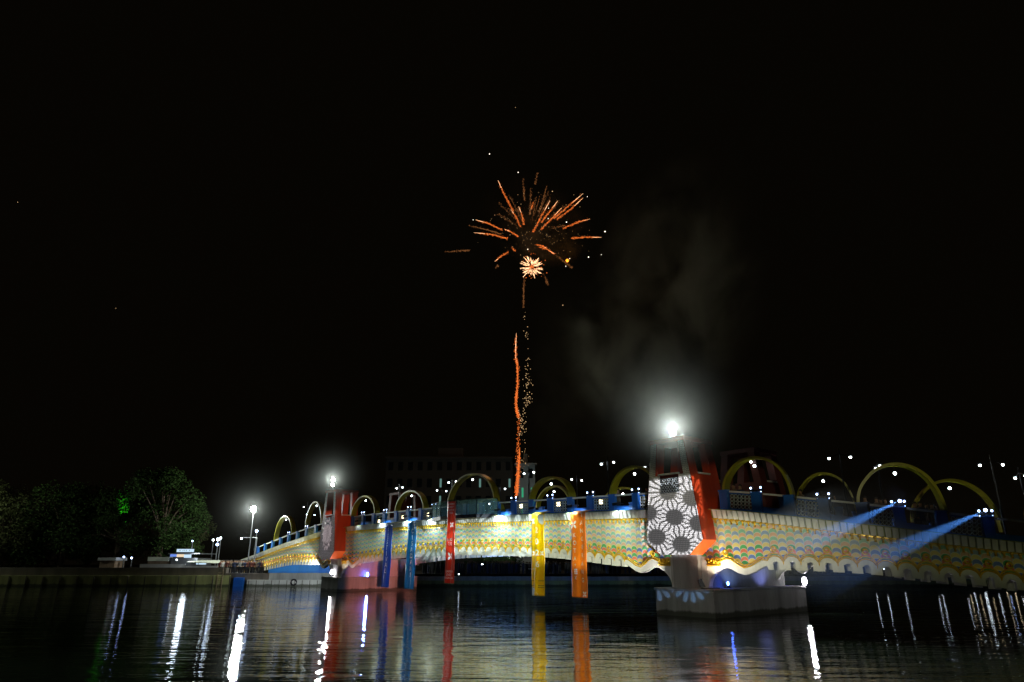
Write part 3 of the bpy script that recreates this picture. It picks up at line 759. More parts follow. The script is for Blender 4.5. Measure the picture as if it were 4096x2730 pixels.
# wash lights: dark boxes throwing white light down on the cornice
WASH = [(46.4, 150), (41.0, 800), (35.9, 1500), (31.4, 1500), (20.9, 1500), (16.5, 1200), (12.2, 900), (7.6, 700)]
for n, (t, e) in enumerate(WASH):
    p = L(t, -.62, zc(t) + .5)
    f = empty('wash_light', p); tag(f, 'small dark wash light box over the cornice, %s from the near tower' % ['eighth', 'seventh', 'sixth', 'fifth', 'fourth', 'third', 'second', 'first'][n], 'wash light', 'wash lights along the cornice')
    g = MB(); a = ang(t); c_, s_ = cos(a), sin(a)
    def R(x, y, z): return (p.x + x * c_ - y * s_, p.y + x * s_ + y * c_, p.z + z)
    g.hexa([R(-.2, -.12, -.08), R(.2, -.12, -.08), R(.2, .1, -.14), R(-.2, .1, -.14), R(-.2, -.1, .1), R(.2, -.1, .1), R(.2, .14, .04), R(-.2, .14, .04)])
    g.build('housing', 'black_metal', f); g = MB(); g.tube([R(0, .1, 0), L(t, .2, zc(t) + .55)], .02, 5); g.build('bracket', 'black_metal', f)
    lamp('wash_beam', 'SPOT', L(t, -.66, zc(t) + .34), e * .32, (.78, .95, 1), L(t, -.1, zc(t) - .5), 130, .6, .1, f)
# warm lamps on the deck seen between the pillars
for n, t in enumerate([53.5, 47.7, 42.1, 25.7, 20.5, 15.3]):
    p = L(t, 6.0, zc(t) + 1.25 + .0)
    f = empty('deck_lamp', L(t, 6.0, zc(t))); tag(f, 'four bulb white lamp on a short post on the deck, %s from the left' % ['first', 'second', 'third', 'fourth', 'fifth', 'last'][n], 'lamp', 'four bulb lamps on the deck')
    g = MB(); g.tube([L(t, 6.0, zc(t) - .1), p], .03, 6); a = ang(t) + pi; g.build('post', 'black_metal', f)
    dx, dy = cos(a), sin(a)
    for x in (-.1, .1):
        for z in (-.1, .1): g = MB(); g.ball((p.x + x * dx, p.y + x * dy, p.z + z), .08, 8, 5); g.build('bulb', 'bulb_warm', f)
# double street lamps on the deck
g = MB(); g.tube([(0, 0, 0), (0, 0, 4.4)], [.07, .04], 8); g.tube([(-.62, 0, 3.95), (0, 0, 4.12), (.62, 0, 3.95)], .025, 6); slp = g.mesh('pole', 'black_metal')
g = MB(); g.ball((0, 0, 0), .14, 8, 5, (1, 1, .4)); slh = g.mesh('lamp_head', 'black_metal')
g = MB(); g.ball((0, 0, 0), .08, 8, 6); slb = g.mesh('bulb', 'bulb_white', sm=True)
def streetlamp(t, w, zbulb, orient, label, single=False):
    z0 = zc(t) - .05; hh = zbulb + .05 - z0; rz = ang(t) + (0 if orient == 'T' else pi / 2)
    s = empty('street_lamp', L(t, w, z0), rz); tag(s, label, 'street lamp', 'double street lamps on the bridge deck')
    o = inst(slp, 'pole', L(t, w, z0), rz, None); o.scale = (1, 1, hh / 3.95); attach(o, s)
    for x in ((-.62, .62) if not single else (-.62,)):
        q = L(t, w, zbulb) + Vector((cos(rz) * x, sin(rz) * x, 0))
        h = inst(slh, 'lamp_head', q + Vector((0, 0, .09)), rz, None); attach(h, s)
        b_ = inst(slb, 'bulb', q, rz, None); attach(b_, h)
for t, w, z, o_, l in [(9.6, .9, 10.05, 'T', 'double street lamp high above the parapet left of the near tower'),
        (18.55, .9, 10.2, 'T', 'double street lamp just right of the rising orange rocket trail'), (29.9, .9, 10.45, 'T', 'double street lamp at the left end of the glass lookout'),
        (39.9, .9, 10.7, 'T', 'double street lamp over the second blue banner'), (18.7, 6.6, 10.05, 'N', 'double street lamp between the two hoops left of the near tower'),
        (29.7, 6.6, 10.2, 'N', 'double street lamp behind the right foot of the tallest hoop'), (40.4, 6.6, 10.8, 'N', 'double street lamp against the dark apartment block left of the lookout'),
        (10.33, 6.6, 10.25, 'N', 'double street lamp half hidden by the near tower'), (.97, 6.6, 9.65, 'N', 'double street lamp framed by the hoop right of the near tower'),
        (-7.3, 6.6, 9.45, 'T', 'tall double street lamp right of the second hoop after the near tower'), (-10.63, 6.6, 8.75, 'N', 'double street lamp inside the wide dark hoop at right'),
        (-17.5, 6.6, 8.7, 'T', 'double street lamp beyond the last hoop at far right'), (-18.9, 6.6, 7.95, 'N', 'lowest double street lamp at the right edge of the photo'),
        (77.5, 6.6, 11.2, 'N', 'upper double street lamp left of the far tower'), (76.1, 6.6, 10.0, 'N', 'lower double street lamp left of the far tower')]:
    streetlamp(t, w, z, o_, l)

# ------------------------------------------------------------------ pier floodlights
def small_flood(u, v, w, glow, e, col, tgt, label, r=.12, size=120):
    t, z = inv(u, v, w); p = L(t, w, z)
    f = empty('floodlight', L(t, w, 1.59)); tag(f, label, 'floodlight')
    g = MB(); g.ball(p, r, 10, 7, (.8, .8, 1.3)); g.build('lens', glow, f, sm=True)
    g = MB(); d = (p - Vector((0, 0, 0))).normalized(); b_ = p + Vector((d.x, d.y, 0)) * (r + .05)
    g.box(b_.x - r, b_.x + r, b_.y - .05, b_.y + .05, min(b_.z - r, 1.6), b_.z + r); g.box(b_.x - r * 1.6, b_.x + r * 1.6, b_.y - .1, b_.y + .1, 1.585, 1.62)
    g.build('bracket', 'black_metal', f)
    if e: lamp('flood_beam', 'SPOT', p - Vector((d.x, d.y, 0)) * r * 1.6, e, col, tgt, size, .5, .1, f)
    return p
small_flood(2912, 2335, 1.2, 'pier_blue_glow', 0, (1, 1, 1), None, 'small blue floodlight on the near pier under the white arch', .09)
small_flood(3128, 2325, 8.8, 'pier_blue_glow', 0, (1, 1, 1), None, 'small blue floodlight at the back end of the near pier', .1)
small_flood(3218, 2325, 9.25, 'pier_white_glow', 700, (.9, .85, 1), (25, 20, 2), 'glaring white floodlight at the back corner of the near pier', .2)
small_flood(1327, 2290, -.75, 'pier_white_glow', 500, (1, .97, .95), (-18, 20, 2), 'white floodlight on the front of the far pier', .2)
small_flood(1470, 2299, 3.0, 'pier_blue_glow', 900, (.15, .3, 1), (-8, 60, 2), 'blue floodlight on the long side of the far pier', .2)
for (t, w, z, e, col, tg) in [(-.1, 1.6, 1.75, 60, (.25, .4, 1), (0.8, 2.2, 2.8)), (-.1, 5.5, 1.8, 60, (.25, .3, 1), (.9, 5.5, 2.6))]:
    lamp('pier_wash', 'SPOT', L(t, w, z), e, col, L(*tg), 110, .7, .1)
g = MB(); g.box(-.02, .02, -.15, .15, 0, .45); 
f = empty('floodlight', L(.75, -.75, 1.59)); tag(f, 'tilted black floodlight on the front edge of the near pier', 'floodlight')
g = MB(); p = L(.75, -.75, 1.59); g.hexa([p + Vector(v) for v in ((-.25, -.1, .1), (.05, -.15, .1), (.05, .15, .1), (-.25, .1, .1), (-.35, -.1, .5), (-.15, -.15, .55), (-.15, .15, .55), (-.35, .1, .5))])
g.box(p.x - .2, p.x + .9, p.y - .04, p.y + .04, p.z, p.z + .05); g.build('housing', 'black_metal', f)
lamp('flood_beam', 'SPOT', L(.45, -1.3, 2.0), 300, (1, .93, .8), L(-3, -.2, 3.6), 110, .8, .15, f)
g_ = lamp('flood_beam', 'SPOT', L(3.9, -1.3, 1.9), 260, (1, .95, .85), L(7, -.2, 3.4), 110, .8, .15)
for tq, en in ((TC[0] - 2.8, 420), (TC[1] - 2.8, 110)): lamp('bevel_light', 'SPOT', L(tq, -.9, 1.75), en, (1, .8, .6), L(tq + 1.3, -.2, 4.0), 70, .6, .08)
lamp('quay_wash', 'SPOT', L(TC[1] + 3.2, -1.6, 2.2), 5200, (.85, .95, 1), (X(1150, 100), 100, .9), 75, .7, .15)  # unseen spot added to brighten the abutment and low quay
# blue light under mid-span
lamp('under_deck_blue', 'SPOT', L(26, 2.0, zb(26) - .9), 4500, (.15, .4, 1), L(26, 6.5, zb(26) + .4), 150, .6, .3)
lamp('under_deck_warm', 'SPOT', L(44, 2.0, 2.1), 500, (1, .85, .6), L(38, 6, 3.6), 110, .6, .3)

# ------------------------------------------------------------------ event projectors on the near bank (behind the photographer), and added fills
PJ = Vector((4.0, -9.0, 3.2))
n1 = Vector((TC[0], 0, 0)); twc = L(TC[0], -1.35, 6.6)
pj = lamp('daisy_projector', 'SPOT', PJ, 210000, (.92, .92, 1.0), twc, 15, .05, .02)
fw = [(2671, 1970), (2766, 1994), (2698, 2070), (2793, 2094), (2627, 2149), (2725, 2178), (2592, 2052), (2712, 1868), (2840, 2190), (2866, 1990)]
fls = []
for (u, v) in fw:
    t, z = inv(u, v, -1.35); bx, by = beam_xy(pj, L(t, -1.35, z)); fls.append((bx, by, 62 / 57.0 / 53.0 * 1.1, 17))
gobo(pj, fls, edges(pj, [L(TC[0] - 2.6, -1.35, 3.3), L(TC[0] + 2.6, -1.35, 3.3), L(TC[0] + 2.6, -1.35, 8.25), L(TC[0] - 2.6, -1.35, 8.25)], .003), .004, dim_fill=.11)  # dim fill added so hearts and gaps between petals stay visible
# blue daisy on the plinth
pj2 = lamp('daisy_projector', 'SPOT', PJ + Vector((1, 0, 0)), 80000, (.25, .5, 1.0), L(TC[0] - .7, -.96, 1.2), 5, .1, .02)
fls = []
for (u, v) in ((2762, 2336), (2628, 2330)):
    t, z = inv(u, v, -.96); bx, by = beam_xy(pj2, L(t, -.96, z)); fls.append((bx, by, .019, 13))
gobo(pj2, fls, edges(pj2, [L(TC[0] - 2.6, -.96, .6), L(TC[0] + 2.6, -.96, .6), L(TC[0] + 2.6, -.96, 1.56), L(TC[0] - 2.6, -.96, 1.56)], .003), .004)
# large flowers on mid-span
pj3 = lamp('flower_projector', 'SPOT', PJ + Vector((-3, 0, 0)), 170000, (.75, .92, 1.0), L(24, 0, 5.5), 20, .1, .02)
fls = []
for (u, v, R) in ((1892, 2118, 78), (2040, 2172, 88), (1740, 2172, 80)):
    t, z = inv(u, v, 0); bx, by = beam_xy(pj3, L(t, 0, z)); fls.append((bx, by, R / 2722., 15))
gobo(pj3, fls, edges(pj3, [L(15, 0, 3.2), L(36, 0, 3.2), L(36, 0, 7.2), L(15, 0, 7.2)], .003), .004)
pj4 = lamp('rosette_projector', 'SPOT', PJ + Vector((-6, 0, 0)), 210000, (.85, .78, .85), L(TC[1] + .4, -1.35, 7), 8, .1, .02)  # plain wash added to brighten the far tower screen
gobo(pj4, None, edges(pj4, [L(TC[1] - 1.9, -1.35, 3.3), L(TC[1] + 2.8, -1.35, 3.3), L(TC[1] + 2.8, -1.35, 9), L(TC[1] - 1.9, -1.35, 9)], .003), .004)
# broad floods on the mural: right of near tower, between the towers, left of far tower, red wash on the far pier
def wash(name, e, col, poly, tgt, size, soft, src=PJ):
    o = lamp(name, 'SPOT', src, e, col, tgt, size, .1, .3); gobo(o, None, edges(o, poly, soft), soft); return o
wash('mural_flood', 140000, (1, .96, .66), [L(.1, -.6, 2.3), L(-9.8, 0, 2.0), L(-9.8, 0, 5.2), L(-.2, 0, 6.1)], L(-2.5, 0, 4.3), 50, (.01, .34, .01, .004), Vector((2, -9, 3)))
wash('mural_flood', 145000, (.95, 1, .74), [L(4.5, -1.35, 2.2), L(28, 0, 3.6), L(28, 0, 6.9), L(4.7, -1.35, 6.1)], L(10, 0, 4.6), 44, .006, Vector((3, -10, 3)))
wash('mural_flood', 195000, (.74, 1, .86), [L(14, 0, 3.3), L(49, 0, 2.8), L(49, 0, 6.9), L(14, 0, 6.8)], L(30, 0, 4.8), 36, .02, Vector((1, -10, 3)))
wash('mural_flood', 200000, (1, .95, .42), [L(55.2, -1, 1.9), L(76, 0, 1.6), L(76, 0, 6.2), L(55.2, -1, 7.2)], L(60, 0, 4.6), 20, .003, Vector((0, -10, 3)))
wash('red_flood', 260000, (1, .30, .24), [L(49.3, 0, -1), L(49.3, 9.5, -1), L(49.3, 9.5, 4.0), L(49.3, 0, 4.0)], L(49.3, 4, 2), 16, .006, Vector((6, -10, 3)))
wash('plinth_flood', 15000, (.95, .95, .85), [L(4.4, -.9, -.2), L(-.2, -.9, -.2), L(-.2, -.9, 3.6), L(4.4, -.9, 3.6)], L(2, -.9, 1.5), 12, .004, Vector((3, -10, 3)))  # unseen spots added to brighten the near plinth and stem
wash('plinth_flood', 8000, (.95, .95, .9), [L(-.1, -.9, -.2), L(-.1, 9.5, -.2), L(-.1, 9.5, 1.6), L(-.1, -.9, 1.6)], L(0, 4, .5), 16, .004, Vector((6, -10, 3)))
wash('hoop_flood', 12000, (1, .95, .6), [L(-17, .5, 5.9), L(44, .5, 8.4), L(44, .5, 11), L(-17, .5, 9)], L(8, .5, 8), 64, .004, Vector((1, -12, 3)))  # unseen spot added to brighten the hoops
wash('mural_flood', 4500, (.85, .9, .45), [L(-8, 0, 1.8), L(-32, 0, -1), L(-32, 0, 3.2), L(-8, 0, 5.3)], L(-17, 0, 3.5), 60, .03, Vector((8, -12, 3)))  # weak spot added to keep the right end of the mural visible
wash('tower_flood', 75000, (1, .5, .3), [L(51, -1.3, 3.2), L(51, 1.8, 3.2), L(51, 1.8, 11), L(51, -1.3, 11)], L(51, 0, 5.0), 8, .008, Vector((7, -10, 3)))
wash('tower_flood', 34000, (1, .75, .55), [L(.3, -1.4, 3), L(.3, 1.6, 3), L(.3, 1.6, 7), L(.3, -1.1, 7)], L(.3, 0, 5.0), 16, .02, Vector((7, -10, 3)))
wash('balustrade_flood', 25000, (.55, .75, 1), [L(4.9, -1.35, 6.2), L(46, 0, 6.9), L(46, 0, 8.4), L(4.9, -1.35, 8.0)], L(16, 0, 7.2), 60, .004, Vector((0, -10, 3)))

for (ub, w, hw, e, za, zb_) in ((1548, -.45, .9, 42000, .5, 3.2), (1645, -.45, .95, 44000, .5, 3.6), (1803, -1.95, .85, 60000, 1.2, 7.2), (2150, -.45, .85, 60000, .5, 3.8), (2314, -.45, .9, 55000, .5, 3.4)):
    tb0, _ = inv(ub, 2200, w)
    wash('banner_flood', e, (.95, .97, 1), [L(tb0 - hw, w, za), L(tb0 + hw, w, za), L(tb0 + hw, w, zb_), L(tb0 - hw, w, zb_)], L(tb0, w, (za + zb_) / 2), 12, .002, Vector((1, -10, 3)))  # unseen spot added for each banner, masked to the cloth
# ------------------------------------------------------------------ blue stage beams at right (real light in the hazy air)
BEAMS = []
for (t, u2, v2) in ((-10.1, 3200, 2190), (-14.05, 3500, 2240)):
    p = L(t, .1, zc(t) + 1.5); tg = at(u2, v2, 32); BEAMS.append((p, tg))
    lamp('stage_beam', 'SPOT', p + (tg - p).normalized() *   .3, 30000, (.10, .34, 1), tg, 7, .4, .04)
    g = MB(); g.ball(p + (tg - p).normalized() * .05, .085, 8, 6); o = g.build('beam_lens', 'bulb_blue'); tag(o, 'bright lens of the %s blue beam light at right' % ('upper left' if t > -12 else 'lower right'), 'beam light')

# ------------------------------------------------------------------ banners
def text_mesh(s, size):
    c = bpy.data.curves.new('txt', 'FONT'); c.body = s; c.size = size; c.align_x = 'CENTER'; c.align_y = 'CENTER'; c.extrude = .004; c.offset = size * .012
    o = bpy.data.objects.new('txt', c); COL.objects.link(o); dg = bpy.context.evaluated_depsgraph_get()
    me = bpy.data.meshes.new_from_object(o.evaluated_get(dg)); COL.objects.unlink(o); bpy.data.objects.remove(o); return me
def banner(u_top, w, ztop, zbot, width, mat, label, texts, emblems, fold=True, bare=None, sway=0.0):
    tc, _ = inv(u_top, 2150, w); z0 = zbot; zt = ztop
    b_ = empty('banner', L(tc, w, zt)); tag(b_, label, 'banner', 'vertical banners hung over the bridge side')
    ph = random.uniform(0, 6)
    def S(x, z):               # x across (-w/2..w/2, + = right in view), z height -> world point
        d = (zt - z)
        ww = w - .05 * sin(x * 5 + ph + d * .25) - .03 * sin(x * 11 + d * .8) + .02 * sin(d * 2.2 + ph) + sway * (d / 6) ** 2
        taper = 1 - (.12 * sin(pi * min(1, d / 6.5)) if bare == 'pinch' else 0)
        return L(tc - x * taper, ww, z)
    g = MB(); nx, nz = 12, 48
    for i in range(nx):
        for j in range(nz):
            xa, xb = (-.5 + i / nx) * width, (-.5 + (i + 1) / nx) * width; za, zb_ = z0 + (zt - z0) * j / nz, z0 + (zt - z0) * (j + 1) / nz
            g.quad([S(xa, za), S(xb, za), S(xb, zb_), S(xa, zb_)])
    if fold:
        n = 6; W1 = .25
        def Q(x, k): return L(tc - x - k * .32, w + (W1 - w) * k + .03 * sin(x * 6 + k * 4), zt + .22 * k + .06 * sin(pi * k))
        for i in range(nx):
            for k in range(n):
                xa, xb = (-.5 + i / nx) * width, (-.5 + (i + 1) / nx) * width
                g.quad([Q(xa, k / n), Q(xb, k / n), Q(xb, (k + 1) / n), Q(xa, (k + 1) / n)])
    o = g.build('cloth', mat, b_, sm=True); md = o.modifiers.new('thick', 'SOLIDIFY'); md.thickness = .012; md.offset = 0
    for (s, x, z, size, rowh) in texts:
        g = MB()
        items = [(s, x, z)] if rowh is None else [(ch, x, z - rowh * i) for i, ch in enumerate(s)]
        for (ch, xx_, zz_) in items:
            me = text_mesh(ch, size); i0 = len(g.v)
            for v in me.vertices:
                q = S(xx_ + v.co.x, zz_ + v.co.y); q2 = S(xx_ + v.co.x, zz_ + v.co.y)
                nrm = Vector((P(tc, -1)[0] - P(tc, 0)[0], P(tc, -1)[1] - P(tc, 0)[1], 0)); g.v.append(tuple(q + nrm * (.06 + abs(v.co.z))))
            for pl in me.polygons: g.f.append(tuple(i0 + k for k in pl.vertices)); g.uv.append([(0, 0)] * len(pl.vertices)); g.mi.append(0)
            bpy.data.meshes.remove(me)
        g.build('lettering', 'banner_print', b_)
    for (x, z, R) in emblems:
        g = MB(); nrm = Vector((P(tc, -1)[0] - P(tc, 0)[0], P(tc, -1)[1] - P(tc, 0)[1], 0)) * .06
        for a in (45, 135, 225, 315):
            c_, s_ = cos(radians(a)), sin(radians(a)); poly = []
            for k in range(12):
                q = 2 * pi * k / 12; ex = R * .58 + R * .42 * cos(q); ey = R * .24 * sin(q); poly.append(S(x + ex * c_ - ey * s_, z + ex * s_ + ey * c_) + nrm)
            g.quad(poly)
        g.quad([S(x + R * .12 * cos(k * pi / 2), z + R * .12 * sin(k * pi / 2)) + nrm for k in range(4)])
        g.build('emblem', 'banner_print', b_)
    return S, tc, b_
banner(1553, -.45, 6.72, .72, 1.5, 'banner_navy', 'dark blue banner lettered FESTIVAL, leftmost of the five', [('FESTIVAL', .05, 6.2, .62, .56)], [], sway=-.12)
banner(1648, -.45, 6.85, .68, 1.6, 'banner_blue', 'mid blue banner lettered CISADANE, second from left', [('CISADANE', .1, 6.0, .6, .58)], [(.55, 6.45, .3), (-.55, 6.3, .25)], sway=-.05)
S, tc, bo = banner(1804, -1.95, 8.2, 1.4, 1.45, 'banner_red', 'red banner hung over the glass lookout, with a white flower emblem', [('KARISMA', 0, 7.95, .22, None), ('EVENT', 0, 7.7, .22, None), ('NUSANTARA', 0, 7.45, .2, None), ('2026', 0, 7.2, .24, None), ('10 KE', -.1, 4.95, .36, None), ('2.0', -.05, 4.6, .36, None), ('KARISMA', 0, 2.35, .27, None), ('EVENT', 0, 2.08, .27, None), ('NUSANTARA', 0, 1.83, .22, None)], [(0, 3.6, .42), (.1, 6.2, .28)], fold=False, bare='pinch')
S, tc, bo = banner(2150, -.45, 6.65, .68, 1.5, 'banner_yellow', 'yellow banner lettered 2026', [('2026', .05, 5.45, .62, .84), ('FESTIVAL CISADANE', -.62, 2.6, .1, None)], [(-.5, 6.15, .26), (-.4, 3.75, .22), (.5, 3.75, .22)])
g = MB(); nv = Vector((P(tc, -1)[0] - P(tc, 0)[0], P(tc, -1)[1] - P(tc, 0)[1], 0)) * .03
g.quad([S(-.74, .7) + nv, S(.1, .7) + nv, S(-.2, .95) + nv, S(-.4, 1.2) + nv, S(-.74, 1.35) + nv]); g.quad([S(.72, 5.9) + nv, S(.72, 6.6) + nv, S(.2, 6.6) + nv, S(.12, 6.3) + nv, S(.25, 6.0) + nv, S(.5, 5.85) + nv]); g.build('print_corner', 'banner_grey', bo)
g = MB()
for zz in (1.72, 1.38, 1.25): g.quad([S(-.74, zz) + nv, S(.74, zz + .02) + nv, S(.74, zz + .06) + nv, S(-.74, zz + .05) + nv])
g.build('print_lines', 'timber', bo)
S, tc, bo = banner(2314, -.45, 6.5, .72, 1.6, 'banner_orange', 'orange banner lettered KOTA TANGERANG', [('KOTA', -.34, 4.95, .42, .54), ('TANGERANG', .36, 6.35, .42, .56), ('X', -.3, 2.02, .34, None), ('+', -.3, 2.9, .34, None)], [(-.38, 5.7, .36), (.52, .95, .24)])
g = MB(); nv = Vector((P(tc, -1)[0] - P(tc, 0)[0], P(tc, -1)[1] - P(tc, 0)[1], 0)) * .03
for i in range(2):
    for j in range(3):
        g.quad([S(-.47 + i * .18, 2.28 + j * .13) + nv, S(-.33 + i * .18, 2.28 + j * .13) + nv, S(-.33 + i * .18, 2.38 + j * .13) + nv, S(-.47 + i * .18, 2.38 + j * .13) + nv])
g.build('print_mark', 'banner_print', bo)

# ------------------------------------------------------------------ quay lamp and other bank lamps
def polelamp(u, v, D, ground, r, mat, label, name='street_lamp', pole=True, cat='street lamp', arm=0):
    p = at(u, v, D); s = empty(name, (p.x, D, ground)); tag(s, label, cat)
    if pole:
        g = MB(); g.tube([(p.x + arm, D + .1, ground - .1), (p.x + arm, D + .1, p.z + (.0 if not arm else .1))], [.1, .06], 8)
        if arm: g.tube([(p.x + arm, D + .1, p.z + .1), (p.x, D, p.z + .15)], .03, 6)
        g.build('pole', 'steel', s)
    g = MB(); g.box(p.x - r * .8, p.x + r * .8, D + r * .3, D + r * .3 + .15, p.z - r * .8, p.z + r * .8); g.build('lamp_head', 'black_metal', s)
    g = MB(); g.ball((p.x, D - r * .2, p.z), r, 10, 7); g.build('bulb', mat, s, sm=True)
    return p, s
qp, s = polelamp(1015, 2037, 101.5, 1.7, .42, 'flood_glow', 'glaring white floodlight on a tall pole on the left bank')
lamp('quay_flood_beam', 'POINT', qp + Vector((0, -.8, 0)), 7000, (.93, 1, .95), None, r=.5, parent=s)
for u, v, D, r, m_, l, arm in [(966, 2155, 102, .12, 'bulb_white', 'street lamp with a bent arm just left of the glaring floodlight pole', 2.2), (1027, 2125, 106, .2, 'bulb_blue', 'bluish lamp directly below the glaring floodlight', 0),
        (853, 2161, 108, .14, 'bulb_white', 'white lamp at the left end of the small cluster by the trees', 0), (872, 2159, 108, .2, 'bulb_white', 'middle white lamp of the small cluster by the trees', 0), (883, 2153, 108, .15, 'bulb_white', 'right hand white lamp of the small cluster by the trees', 0), (870, 2179, 107, .2, 'bulb_blue', 'lowest lamp of the small cluster by the trees', 0),
        (770, 2165, 103, .1, 'bulb_blue', 'small violet lamp above the lit floating sign', 0), (496, 2229, 104, .12, 'bulb_blue', 'left one of two bluish lamps under the dark trees', 0), (527, 2233, 104, .13, 'bulb_blue', 'right one of two bluish lamps under the dark trees', 0), (707, 2240, 103, .09, 'bulb_white', 'white lamp on the long kiosk roof', 0),
        (1930, 2258, 106, .15, 'bulb_white', 'star bright lamp on the far bank under mid-span', 0), (1730, 2277, 106, .14, 'bulb_white', 'lamp inside the dark bushes seen under the far pier arch', 0), (1836, 2297, 104, .1, 'bulb_white', 'small lamp low on the far bank right of the red banner', 0),
        (2190, 2273, 106, .22, 'bulb_white', 'greenish lit lamp right of the yellow banner on the far bank', 0), (2433, 2284, 108, .09, 'bulb_small', 'tiny lamp on the far bank right of the orange banner', 0),
        (3495, 2280, 110, .28, 'bulb_white', 'white lamp on the far bank under the right part of the bridge', 0)]:
    polelamp(u, v, D, 1.6, r, m_, l, arm=arm)
# coloured shore lamps hidden behind the right part of the bridge; only their streaks show on the river
cols = ['bulb_warm', 'bulb_white', 'bulb_warm', 'bulb_white', 'bulb_warm', 'bulb_blue', 'bulb_warm', 'bulb_white']
for k, u in enumerate((3460, 3535, 3605, 3735, 3752, 3850, 3862, 3878, 3900, 3922, 3950, 3975, 4008, 4020, 4040, 4066)):
    polelamp(u, 2268 + (k * 7) % 12, 112, 1.6, (.10 if k != 9 else .2), 'bulb_white' if k < 6 else cols[k % 8], 'shore lamp on the far bank behind the bridge end, number %s from left' % ['one', 'two', 'three', 'four', 'five', 'six', 'seven', 'eight', 'nine', 'ten', 'eleven', 'twelve', 'thirteen', 'fourteen', 'fifteen', 'sixteen'][k])
# ------------------------------------------------------------------ trees
def make_tree(name, u, vtop, wpx, D, label, mat='leaf_green', g0=1.62, n=15000, lobes=None):
    top = at(u, vtop, D); x0, H, R = top.x, top.z - g0, wpx / 2722 * D / 1.05 / 2
    rt = empty(name, (x0, D, g0)); tag(rt, label, 'tree')
    g = MB(); tr = H * .35
    g.tube([(x0, D, g0 - .3), (x0 + .2, D, g0 + tr * .5), (x0 + .1, D, g0 + tr)], [.5, .38, .32], 9)
    cl = []
    for k in range(24):
        a = random.uniform(0, 2 * pi); rr = R * random.uniform(.2, .95); z = g0 + H * random.uniform(.2, .92)
        kk = 1 - max(0, (z - g0) / H - .55) * 1.3
        c = Vector((x0 + cos(a) * rr * kk, D + sin(a) * rr * kk * .7, z)); cl.append((c, R * random.uniform(.25, .42)))
        g.tube([(x0 + .1, D, g0 + tr * .9), (Vector((x0, D, g0 + tr)) + c) / 2 + Vector((0, 0, .4)), c], [.2, .11, .04], 5)
    g.build('trunk', 'bark', rt, sm=True)
    g = MB()
    for k in range(n):
        c, r = random.choice(cl); d = Vector((random.gauss(0, 1), random.gauss(0, 1), random.gauss(0, 1))).normalized() * r * random.uniform(.45, 1.06)
        d.z *= .8; p = c + d
        if noise.noise(p * .55) < -.28: continue
        s = random.uniform(.11, .24)
        a = Vector((random.gauss(0, 1), random.gauss(0, 1), random.gauss(0, .6))).normalized(); b_ = a.cross(Vector((random.gauss(0, 1), random.gauss(0, 1), random.gauss(0, 1)))).normalized()
        g.quad([p - a * s, p + b_ * s * .55, p + a * s, p - b_ * s * .55])
    g.build('crown', mat, rt); return rt
make_tree('tree', 60, 1960, 420, 108, 'broad dark tree at the left edge of the photo', 'leaf_olive')
make_tree('tree', 300, 1940, 400, 110, 'dark tree second from the left edge', 'leaf_green')
make_tree('tree', 520, 1880, 400, 109, 'tall tree with a patch of leaves lit bright green', 'leaf_green')
make_tree('tree', 690, 1850, 330, 107, 'tallest tree, its right side caught by the floodlight', 'leaf_green', n=16000)
make_tree('tree', 180, 1990, 360, 113, 'low dark tree filling the gap between the two leftmost trees', 'leaf_olive')
make_tree('tree', 400, 1960, 330, 114, 'dark tree in the row behind the green lit one', 'leaf_green')
make_tree('tree', -60, 1940, 380, 106, 'pale edged tree cut by the left edge of the photo', 'leaf_olive')
make_tree('tree', 800, 2030, 170, 112, 'smaller tree right of the tallest one, above the lit kiosk sign', 'leaf_olive', n=3000)
make_tree('tree', 1760, 2215, 130, 108, 'round dark bush on the far bank seen under the far pier arch', 'leaf_green', n=2500)
make_tree('tree', 1960, 2225, 260, 110, 'low dark tree on the far bank under mid-span', 'leaf_green', n=2500)
lamp('green_tree_spot', 'SPOT', (at(520, 2235, 99).x, 99, 2.6), 50000, (.08, 1, .05), at(493, 2000, 107), 7, .4, .1)
pl, s = polelamp(-160, 1945, 99, 1.7, .25, 'flood_glow', 'floodlight pole beyond the left edge of the photo'); lamp('bank_flood_beam', 'POINT', pl + Vector((0, -.6, 0)), 3200, (.9, 1, .8), None, r=.3, parent=s)
lamp('stall_spill', 'POINT', at(752, 2225, 101), 200, (.8, .9, 1), None, r=.4)
# ------------------------------------------------------------------ waterfront kiosks
def BX(g, u0, u1, v0, v1, D, dp):   # box spanning photo columns/rows at distance D, dp metres deep
    a, b_ = at(u0, v1, D), at(u1, v0, D); g.box(a.x, b_.x, D, D + dp, a.z, b_.z)
k1 = empty('kiosk', (at(750, 2260, 103).x, 103, 1.7)); tag(k1, 'lit kiosk with a glowing white roof sign and orange stall front', 'kiosk')
g = MB(); BX(g, 676, 790, 2233, 2290, 103, 5); g.build('wall', 'steel', k1)
g = MB().mat('steel'); BX(g, 672, 800, 2213, 2217, 102.4, 6); g.build('roof', None, k1)
g = MB(); BX(g, 706, 774, 2197, 2209, 102.8, .25); g.build('sign', 'sign_glow', k1)
g = MB().mat('black_metal'); BX(g, 712, 768, 2209, 2213, 102.9, .2)
for q in (716, 722, 731, 738, 744, 757): BX(g, q, q + 2, 2200, 2206, 102.76, .04)
g.build('sign_frame', None, k1)
g = MB().mat('stall_glow'); BX(g, 706, 735, 2218, 2229, 102.95, .2)
g.mat('sign_glow'); BX(g, 735, 764, 2219, 2232, 102.93, .2); g.mat('stall_blue'); BX(g, 680, 705, 2218, 2228, 102.94, .2); g.build('stall_front', None, k1)
